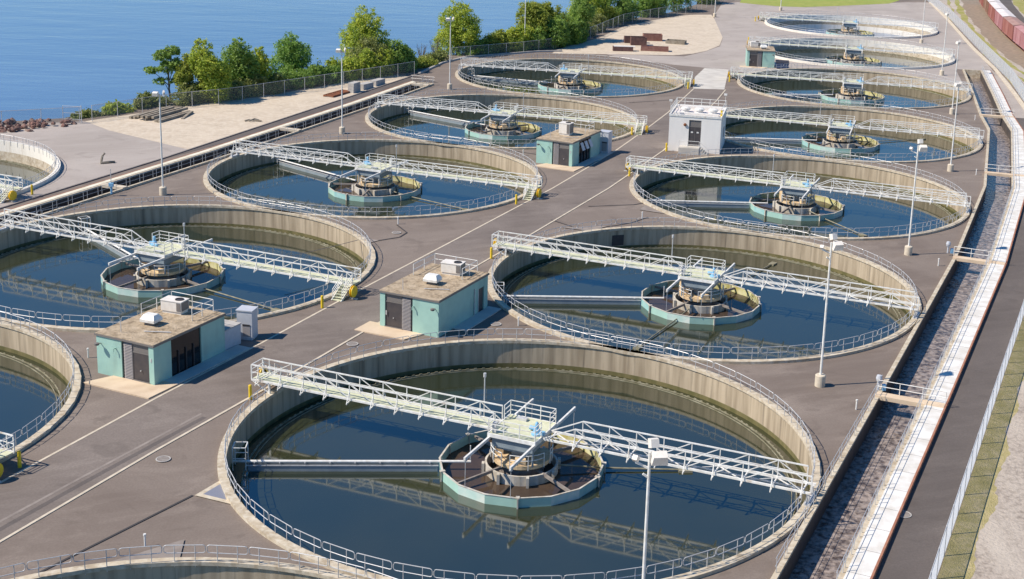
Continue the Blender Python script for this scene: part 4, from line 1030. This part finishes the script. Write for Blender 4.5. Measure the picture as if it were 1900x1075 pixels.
fence('chain link fence standing on the stone pile at the lake edge, far left', [(-150, 155), (-104, 180), (-80, 190.7), (-71.2, 195.5)], 2.4, 5.0, 'chain_old')
fence('chain link fence along the sandy yard in front of the lakeside trees', [(-69.9, 196.9), (-61.4, 208.7), (-54.2, 214.6), (-47, 224.3), (-40, 233.5), (-32.3, 243.6), (-29.2, 248)], 2.4, 4.1, 'chain_old')
fence('chain link fence behind the farthest left tank', [(-24.3, 268), (-10.9, 279.5), (-4.8, 286.3)], 2.2, 4.1, 'chain_old')
fence('far chain link fence between the right sandy yard and the bushes', [(-4.4, 286.8), (3.6, 305), (10.7, 329.3), (20.3, 345.7), (27.3, 355.7), (40, 387), (52, 430)], 2.6, 4.5, 'chain_old')
t = thing('fence_gate', 'open white pipe gate at the end of the stone pile', 'gate', (-71.0, 195.7, 0), R(160))
m = MB()
for z in (.5, 1.4, 2.4): m.tube([(0, 0, z), (2.6, .8, z)], .04, 5)
m.tube([(0, 0, 0), (0, 0, 2.6)], .06, 6); m.tube([(2.6, .8, 0.3), (2.6, .8, 2.4)], .05, 6); m.build('gate_frame', 'galv', t)

# ---------------------------------------------------------------- yard stores
rnd = random.Random(11)
m = MB()
poly = [(-79.5, 186.9), (-75.2, 188.4), (-72.6, 191.8), (-71.6, 195.3), (-74.5, 197.5), (-78.5, 195), (-90, 189), (-110, 178), (-108, 172), (-92, 180)]
for k in range(900):
    x = rnd.uniform(-110, -71.5); y = rnd.uniform(172, 198)
    if not inside((x, y), poly): continue
    r = rnd.uniform(.25, .62); z = rnd.uniform(0, .5); b = len(m.v)
    ic = [(0, 0, 1), (.9, 0, .3), (.28, .86, .35), (-.73, .53, .3), (-.72, -.55, .35), (.3, -.85, .3), (.7, .5, -.5), (-.3, .85, -.5), (-.9, 0, -.5), (-.25, -.85, -.5), (.75, -.5, -.5)]
    a = rnd.uniform(0, 6.28); q = [Vector((r * p[0] * rnd.uniform(.7, 1.25), r * p[1] * rnd.uniform(.7, 1.25), r * .8 * p[2] * rnd.uniform(.7, 1.2))) for p in ic]
    rot = Matrix.Rotation(a, 3, 'Z')
    m.v += [tuple(rot @ p + Vector((x, y, z))) for p in q]
    for f in ((0, 1, 2), (0, 2, 3), (0, 3, 4), (0, 4, 5), (0, 5, 1), (1, 6, 2), (2, 7, 3), (3, 8, 4), (4, 9, 5), (5, 10, 1), (2, 6, 7), (3, 7, 8), (4, 8, 9), (5, 9, 10), (1, 10, 6)): m.f.append(tuple(b + i for i in f)); m.m.append(0)
tag(m.build('stone_pile', 'stone'), 'pile of reddish brown broken stones at the lake edge', 'stone pile', kind='stuff')
# beam stack
rz0 = math.atan2(206.9 - 197.9, -56.95 + 60.0)
b0 = None
for i in range(9):
    m = MB()
    if b0 is None:
        m.box(-4.2, 4.2, -.2, .2, 0, .36); b0 = m.build('concrete_beam', 'timber'); o = b0
    else: o = b0.copy(); col.objects.link(o)
    k = i; o.location = (-62.6 + .62 * k * .93 - 1.2 + rnd.uniform(-.2, .2), 203.8 - .62 * k * .37 + rnd.uniform(-.5, .5), .385 if i in (2, 3, 5, 6) else 0.02); o.rotation_euler = (0, 0, rz0 + rnd.uniform(-.05, .05))
    tag(o, 'grey brown concrete beam in the stack on the sand near the fence', 'beam', 'stacked beams on the sand')
o = b0.copy(); col.objects.link(o); o.location = (-57.9, 203.0, .02); o.scale = (.5, 1, .7); o.rotation_euler = (0, R(-4), rz0 + .3); tag(o, 'grey brown beam leaning askew beside the beam stack', 'beam')
def slab_stack(label, loc, rz, n, s=(2.2, 1.1, .55)):
    out = None
    for k in range(n):
        m = MB(); m.box(-s[0] / 2, s[0] / 2, -s[1] / 2, s[1] / 2, 0, s[2] - .02); o = m.build('concrete_block', 'block'); o.location = (loc[0], loc[1], .03 + s[2] * k); o.rotation_euler = (0, 0, rz + rnd.uniform(-.06, .06))
        tag(o, label[k], 'concrete block', 'concrete blocks by the left road')
slab_stack(['bottom grey block of the tallest block stack by the left road', 'middle grey block of the tallest block stack by the left road', 'top grey block of the tallest block stack by the left road'], (-36.9, 228.2), 1.15, 3)
slab_stack(['single grey concrete block right of the tall block stack'], (-35.6, 231.9), 1.15, 1, (3.0, 1.3, .95))
slab_stack(['farthest grey concrete block of the row by the left road'], (-34.1, 235.9), 1.15, 1, (3.0, 1.2, .95))
t = thing('steel_grating', 'rusty steel grating lying flat on the sand left of the block stack', 'grating', (-39.2, 225.6, 0.02), 1.2)
m = MB(); m.box(-3.0, 3.0, -.95, -.75, 0, .3); m.box(-3.0, 3.0, .75, .95, 0, .3)
for i in range(9): m.box(-3 + .72 * i, -2.75 + .72 * i, -.75, .75, .1, .26)
m.build('grating', 'rust', t)
t = thing('scrap_pipe', 'small heap of bent rusty pipe on the sand', 'scrap', (-47.5, 201.0, 0.05), .3)
m = MB(); m.tube([(-1.2, 0, .1), (-.5, .3, .2), (.4, .0, .15), (1.2, -.3, .08)], .12, 6); m.tube([(-.6, -.4, .1), (.2, .2, .35), (.9, .3, .1)], .1, 6); m.build('pipe', 'timber', t)
t = thing('scrap_pipe', 'dark bent scrap lying on the pale pavement by the far left tank', 'scrap', (-59.6, 171.5, 0.02), .4)
m = MB(); m.tube([(-.4, 0, .1), (-.2, .1, .9), (.1, 0, 1.3)], .16, 6); m.tube([(-.5, -.2, .1), (.5, -.1, .15), (1.3, .1, .1)], .16, 6); m.build('pipe', 'timber', t)
def rust_box(label, x, y, rz, s, mt='rust'):
    t = thing('steel_tray', label, 'steel tray', (x, y, .02), rz, 'rusty steel pieces in the right yard')
    w, d, h = s; m = MB(); m.box(-w / 2, w / 2, -d / 2, -d / 2 + .1, 0, h); m.box(-w / 2, w / 2, d / 2 - .1, d / 2, 0, h); m.box(-w / 2, -w / 2 + .1, -d / 2 + .1, d / 2 - .1, 0, h); m.box(w / 2 - .1, w / 2, -d / 2 + .1, d / 2 - .1, 0, h); m.box(-w / 2 + .1, w / 2 - .1, -d / 2 + .1, d / 2 - .1, h * .3, h * .4); m.build('tray', mt, t)
MT['rust_dark'] = mat('rust_dark', (0.10, 0.055, 0.05), 0.85, (0.17, 0.09, 0.075), 1.5); MT['rust_pale'] = mat('rust_pale', (0.30, 0.155, 0.12), 0.85, (0.22, 0.10, 0.08), 1.2)
rust_box('long flat rusty brown steel tray nearest in the right yard, left piece', 9.6, 287.0, .05, (4.2, 1.6, .9), 'rust_dark')
rust_box('long flat rusty steel tray nearest in the right yard, right piece', 16.3, 288.6, -.05, (5.8, 1.8, .9), 'rust_pale')
rust_box('dark brown upright steel box in the middle of the right yard', 13.2, 296.5, .1, (3.4, 1.6, 1.7), 'rust_dark')
rust_box('brown steel box just behind the dark one in the right yard', 12.4, 299.6, .1, (4.4, 1.5, 1.4), 'rust_dark')
rust_box('rusty pink steel box farthest back in the right yard', 16.6, 304.5, .05, (4.2, 2.2, 1.4), 'rust_pale')
rust_box('pale flat rusty rack standing apart at the right of the yard', 21.6, 301.0, -.25, (4.2, 2.6, .7), 'timber')
m = MB()
for i in range(5): m.tube([(-2.2, -.5 + .25 * i, .75), (2.2, -.5 + .25 * i, .75)], .11, 6)
o = m.build('pipe_bundle', 'ac'); o.location = (9.9, 287.1, .2); o.rotation_euler = (0, 0, .05); tag(o, 'bundle of pale pipes lying on the left rusty tray', 'pipes')

# ---------------------------------------------------------------- boxcars
def make_car(body, roof):
    t = thing('boxcar', 'x', 'boxcar', (0, 0, 0), 0, 'boxcars on the track'); L = 16.4
    m = MB(); m.box(-1.5, 1.5, -L / 2, L / 2, 1.05, 4.15)
    for i in range(13):
        y = -L / 2 + .1 + i * (L - .2) / 12
        if abs(y) > 1.6:
            for s in (-1, 1): m.box(min(1.5 * s, 1.58 * s), max(1.5 * s, 1.58 * s), y - .07, y + .07, 1.05, 4.1)
    m.box(-1.56, 1.56, -L / 2 + .05, L / 2 - .05, .85, 1.04); m.build('body', body, t)
    m = MB()
    for a, b in ((-1, 0), (0, 1)):
        z0 = 4.16 if a else 4.42; z1 = 4.42 if a else 4.16
        m.hexa([(1.6 * a, -L / 2 - .05, z0), (1.6 * b, -L / 2 - .05, z1), (1.6 * b, L / 2 + .05, z1), (1.6 * a, L / 2 + .05, z0), (1.6 * a, -L / 2 - .05, z0 + .06), (1.6 * b, -L / 2 - .05, z1 + .06), (1.6 * b, L / 2 + .05, z1 + .06), (1.6 * a, L / 2 + .05, z0 + .06)])
    m.build('roof', roof, t)
    for s in (-1, 1):
        m = MB(); x0, x1 = sorted((1.51 * s, 1.62 * s)); m.box(x0, x1, -1.5, 1.5, 1.1, 4.0); m.build('door', body, t)
    m = MB()
    for y in (-L / 2 + 2.6, L / 2 - 2.6):
        for dy in (-.9, .9):
            for s in (-.76, .76): m.tube([(s - .06, y + dy, .5), (s + .06, y + dy, .5)], .46, 14)
        for s in (-1.0, 1.0): m.box(s - .12, s + .12, y - 1.5, y + 1.5, .45, .85)
    m.build('wheel_truck', 'dark', t)
    return t
cars = {}
P = resample(smooth_line(TRACK, 2), .25)
k0 = min(range(len(P)), key=lambda i: abs(P[i][1] - 292.5))
specs = [('car_brown', 'roof_brown', 'brown weathered boxcar nearest at the right edge'), ('car_pink', 'roof_pink', 'pink boxcar with pink roof behind the brown one'), ('car_red', 'roof_brown', 'dull red boxcar with brown roof'), ('car_pink', 'roof_white', 'pink boxcar with whitish roof behind the dull red one'),
         ('car_red', 'roof_white', 'red boxcar with whitish roof'), ('car_brown', 'roof_white', 'dark boxcar far back near the top edge'), ('car_red', 'roof_pink', 'last boxcar in view at the top edge')]
for i, (b, r, lab) in enumerate(specs):
    o = make_car(b, r); k = int(k0 + i * 17.45 / .25); p, q = P[k - 20], P[min(k + 20, len(P) - 1)]
    o.location = (P[k][0], P[k][1], .22); o.rotation_euler = (0, 0, math.atan2(q[1] - p[1], q[0] - p[0]) - math.pi / 2); o['label'] = lab

# ---------------------------------------------------------------- trees and shrubs
def leaf_cloud(m, rnd, lobes, n, size, gap=.0):
    """leaf-sized quads clustered round many twig ends inside overlapping lobes"""
    vol = [l[3] * l[4] * l[5] for l in lobes]; tot = sum(vol)
    for l, v in zip(lobes, vol):
        cx, cy, cz, rx, ry, rz = l; nc = max(8, int(4.0 * n * v / tot / 26))
        for c in range(nc):
            while True:
                u = Vector((rnd.uniform(-1, 1), rnd.uniform(-1, 1), rnd.uniform(-1, 1)))
                if .25 < u.length < 1: break
            u = u.normalized() * (u.length ** .45) * rnd.uniform(.86, 1.1)
            p = Vector((cx + u.x * rx, cy + u.y * ry, cz + u.z * rz)); cs = rnd.uniform(.35, .8) * min(1.0, max(.45, rx / 2.2))
            for k in range(26):
                q = p + Vector((rnd.gauss(0, cs * .55), rnd.gauss(0, cs * .55), rnd.gauss(0, cs * .42)))
                nrm = Vector((rnd.gauss(0, .7) + u.x * .5, rnd.gauss(0, .7) + u.y * .5, rnd.gauss(.45, .6))).normalized()
                a = nrm.cross(Vector((rnd.gauss(0, 1), rnd.gauss(0, 1), rnd.gauss(0, 1)))).normalized(); b = nrm.cross(a); s_ = size * rnd.uniform(.6, 1.3)
                i0 = len(m.v); m.v += [tuple(q - a * s_ * .5), tuple(q + b * s_ * .36), tuple(q + a * s_ * .6), tuple(q - b * s_ * .36)]
                m.f.append((i0, i0 + 1, i0 + 2, i0 + 3)); m.m.append(0)
def tree(label, x, y, h, w, mt, seed, n=3600, trunk=.28, lobes=None, z0=-.4, lean=0.0, size=.29, low=.12, cat='tree', group='trees by the lake'):
    rnd = random.Random(seed); t = thing('shore_tree', label, cat, (x, y, z0), 0, group)
    if lobes is None:
        lobes = []
        for k in range(9):
            f = k / 8; zc = h * (low + .1 + (.88 - low) * f); rr = w * .70 * (.95 - .55 * abs(f - .38) ** 1.1 - .25 * f * f) * .62
            a = rnd.uniform(0, 6.28); d = w * .25 * (1 - f * .75)
            lobes.append((d * math.cos(a) + lean * f, d * math.sin(a), zc, rr, rr, rr * .75))
    m = MB(); top = Vector((lean * .8, 0, h * .8))
    m.tube([(0, 0, 0), (lean * .2 + rnd.uniform(-.1, .1), 0, h * .25), (lean * .5 + rnd.uniform(-.2, .2), rnd.uniform(-.2, .2), h * .55), tuple(top)], trunk, 7, r2=.05)
    for l in lobes:
        b = Vector((lean * .3, 0, max(h * .15, l[2] * .55))); e = Vector(l[:3]); mid = b.lerp(e, .5) + Vector((rnd.uniform(-.3, .3), rnd.uniform(-.3, .3), .25))
        m.tube([b, mid, e], trunk * .4, 5, r2=.03)
        for k in range(3): m.tube([e, e + Vector((rnd.uniform(-1, 1) * l[3], rnd.uniform(-1, 1) * l[4], rnd.uniform(-.3, 1) * l[5])) * .8], .05, 4, r2=.015)
    m.build('trunk', 'bark', t)
    m = MB(); leaf_cloud(m, rnd, lobes, n, size); m.build('crown', mt, t)
    return t
def bush(label, x, y, w, d, h, mt, seed, n=1500, size=.31, z0=-.5, rz=0):
    h *= 1.22; w *= 1.1
    rnd = random.Random(seed); t = thing('shrub', label, 'shrub', (x, y, z0), rz, 'shrubs behind the fences')
    lobes = []
    k = max(4, int(w / 1.3))
    for i in range(k):
        f = (i + .5) / k - .5; hh = h * rnd.uniform(.7, 1.05)
        lobes.append((f * w * .85, rnd.uniform(-.3, .3) * d, hh * .5, w / k * .95 + .25, d * .5, hh * .5))
    m = MB()
    for l in lobes:
        for q in range(3): m.tube([(l[0], l[1], 0), (l[0] + rnd.uniform(-.5, .5), l[1] + rnd.uniform(-.4, .4), l[2] * 1.5)], .05, 4, r2=.015)
    m.build('stem', 'bark', t)
    m = MB(); leaf_cloud(m, rnd, lobes, n, size); m.build('foliage', mt, t); return t
def bare(label, x, y, h, seed):
    rnd = random.Random(seed); t = thing('bare_shrub', label, 'bare shrub', (x, y, -.6), 0, 'leafless shrubs'); m = MB()
    for k in range(16):
        a = rnd.uniform(0, 6.28); s_ = rnd.uniform(.2, .55) * h; e = Vector((math.cos(a) * s_ * .5, math.sin(a) * s_ * .5, h * rnd.uniform(.55, 1))); m.tube([(0, 0, 0), tuple(e * .5 + Vector((0, 0, .2))), tuple(e)], .05, 4, r2=.012)
        for q in range(4): b = e * rnd.uniform(.5, .9); m.tube([tuple(b), tuple(b + Vector((rnd.uniform(-.5, .5), rnd.uniform(-.5, .5), rnd.uniform(.2, .8))))], .025, 4, r2=.008)
    m.build('branch', 'bark', t)
tree('thin leaning tree with sparse tufts, leftmost of the lakeside trees', -63.6, 214.8, 8.6, 5.6, 'leaf_dark', 1, 1500, .2, lobes=[(-1.2, 0, 7.6, 1.3, 1.2, .8), (.3, .2, 8.2, 1.2, 1.1, .8), (-3.0, 0, 5.2, 1.2, .9, .5), (-.6, 0, 5.8, 1.4, 1.1, .8), (1.0, 0, 6.3, 1.2, 1.1, .9), (-1.6, 0, 3.5, 1.0, .8, .5), (.2, .2, 3.8, .9, .8, .5)], lean=-1.0)
tree('tallest olive green tree of the left lakeside group', -58.6, 216.0, 9.8, 6.8, 'leaf_mid', 2, 4600, .3)
tree('yellow leaved small tree at the left of the tallest lakeside tree', -61.0, 214.6, 7.6, 3.3, 'leaf_yellow', 3, 1700, .15, low=.3)
tree('dark green pointed tree right of the tallest lakeside tree', -54.9, 222.4, 9.2, 6.6, 'leaf_dark', 4, 4200, .28)
tree('light green smaller tree right of the dark pointed one', -52.2, 225.5, 7.6, 4.2, 'leaf_mid', 5, 2400, .2)
tree('bright green tree standing alone between the lakeside groups', -48.8, 236.4, 8.4, 6.8, 'leaf_bright', 6, 3600, .28)
tree('tall light green tree behind the concrete blocks', -38.6, 251.0, 11.6, 8.2, 'leaf_mid', 7, 5200, .3)
tree('low yellow green tree beneath the tall one behind the concrete blocks', -37.6, 246.8, 6.6, 8.4, 'leaf_olive', 8, 3400, .2, low=.05)
tree('round crowned olive tree by the lake behind the floodlight pole', -23.8, 274.5, 10.4, 8.6, 'leaf_mid', 9, 5200, .3)
tree('dark tree at the top edge above the yellow green bushes', .6, 300, 12.0, 7.0, 'leaf_dark', 10, 3800, .3)
tree('dark green tree at the top edge behind the right sandy yard', 7.0, 333, 12.0, 10, 'leaf_dark', 11, 4200, .3)
tree('mid green tree at the top edge above the yellow shrubs', 1.5, 326, 10.0, 8, 'leaf_mid', 12, 3400, .3)
tree('shaded tree beside the far fence at the top of the yard', 16.5, 352, 9.5, 10, 'leaf_dark', 13, 3400, .3)
tree('dark tree near the far end of the right yard fence', 25.0, 363, 9.0, 9, 'leaf_dark', 14, 3000, .3)
tree('mid green tree beyond the far end of the yard fence', 33, 384, 9.0, 10, 'leaf_mid', 15, 2600, .3)
B = [(-58.6, 213.3, 7, 2.6, 3.0, 'leaf_olive', 'olive shrub behind the left end of the yard fence'), (-64.5, 209.2, 5.0, 2.2, 2.0, 'leaf_olive', 'low yellowing shrub at the left end of the yard fence'), (-53.4, 218.3, 7.5, 2.6, 3.0, 'leaf_olive', 'reddish olive shrub rising above the yard fence'),
     (-49.4, 223.8, 6, 2.6, 3.2, 'leaf_olive', 'pale flowering shrub above the yard fence'), (-46.0, 230.2, 6.5, 2.8, 3.0, 'leaf_dark', 'dark low shrub left under the bright green tree'), (-42.2, 234.8, 6.5, 2.8, 3.3, 'leaf_dark', 'dark shrub hiding the fence right of the bright green tree'),
     (-39.4, 240.2, 6.5, 3.0, 3.6, 'leaf_mid', 'leafy shrub on the fence behind the concrete blocks'), (-35.2, 243.6, 6.5, 3.0, 4.4, 'leaf_mid', 'bright yellow green shrub right behind the concrete blocks'), (-31.5, 250.0, 6.5, 4.0, 5.2, 'leaf_dark', 'large dark rounded bush at the corner of the yard fence'),
     (-26.6, 262.0, 7, 2.5, 2.0, 'leaf_olive', 'low dry shrub behind the dark kerb'), (-28.4, 256.5, 5, 2.5, 1.8, 'leaf_yellow', 'small yellow shrub by the bend of the dark kerb'), (-67.9, 203.5, 4, 2, 1.7, 'leaf_mid', 'small green shrub between the gate and the beam stack'), (-71.0, 199.2, 4, 1.6, 1.1, 'leaf_olive', 'tiny weed clump next to the gate'),
     (-19.3, 273.6, 6, 3, 3.0, 'leaf_dark', 'dark shrub right of the round crowned tree'), (-15.2, 278.8, 8, 3.4, 3.8, 'leaf_yellow', 'yellow green shrub behind the fence of the farthest left tank'), (-10.0, 282.6, 8, 3.4, 4.4, 'leaf_mid', 'leafy green shrub behind the floodlight pole by the fence'),
     (-7.0, 290.5, 11, 5, 8.6, 'leaf_yellow', 'big yellow green bush rising left of the top edge trees'), (-2.8, 290.2, 9, 4, 6.2, 'leaf_dark', 'large dark bush beside the corner of the right yard'), (.9, 295.6, 6, 3, 5.4, 'leaf_dark', 'dark green bush leaning over the right yard fence'), (-6.2, 286.6, 7, 3, 4.0, 'leaf_dark', 'shaded bush low beside the fence corner'),
     (2.3, 306.0, 6, 2.6, 3.6, 'leaf_olive', 'olive shrub along the right yard fence'), (4.6, 314.2, 7, 2.8, 3.6, 'leaf_olive', 'dry brownish shrub along the right yard fence'), (7.4, 325.0, 8, 3, 4.6, 'leaf_yellow', 'yellow shrub poking above the right yard fence'), (11.6, 336.0, 9, 3, 5.0, 'leaf_dark', 'dark shrub at the shaded stretch of the right yard fence'), (19.6, 349.0, 9, 3, 5.0, 'leaf_dark', 'dark shrub near the far corner of the right yard'), (36.5, 384, 8, 3, 4, 'leaf_mid', 'far shrub left of the lawn')]
for i, (x, y, w, d, h, mt, lab) in enumerate(B):
    rz = R(52) if y < 262 else R(58)
    if i in (13, 14, 15): rz = R(38)
    bush(lab, x - .9, y + .8, w, d, h, mt, 100 + i, int(900 + w * d * h * 26), rz=rz)
bare('grey leafless shrub right of the tall light green tree', -34.3, 252.5, 6.0, 31); bare('leafless shrub left of the round crowned tree', -27.6, 268.0, 5.0, 32)
bare('small leafless shrub between the dark corner bush and the round tree', -29.6, 262.5, 4.5, 33)
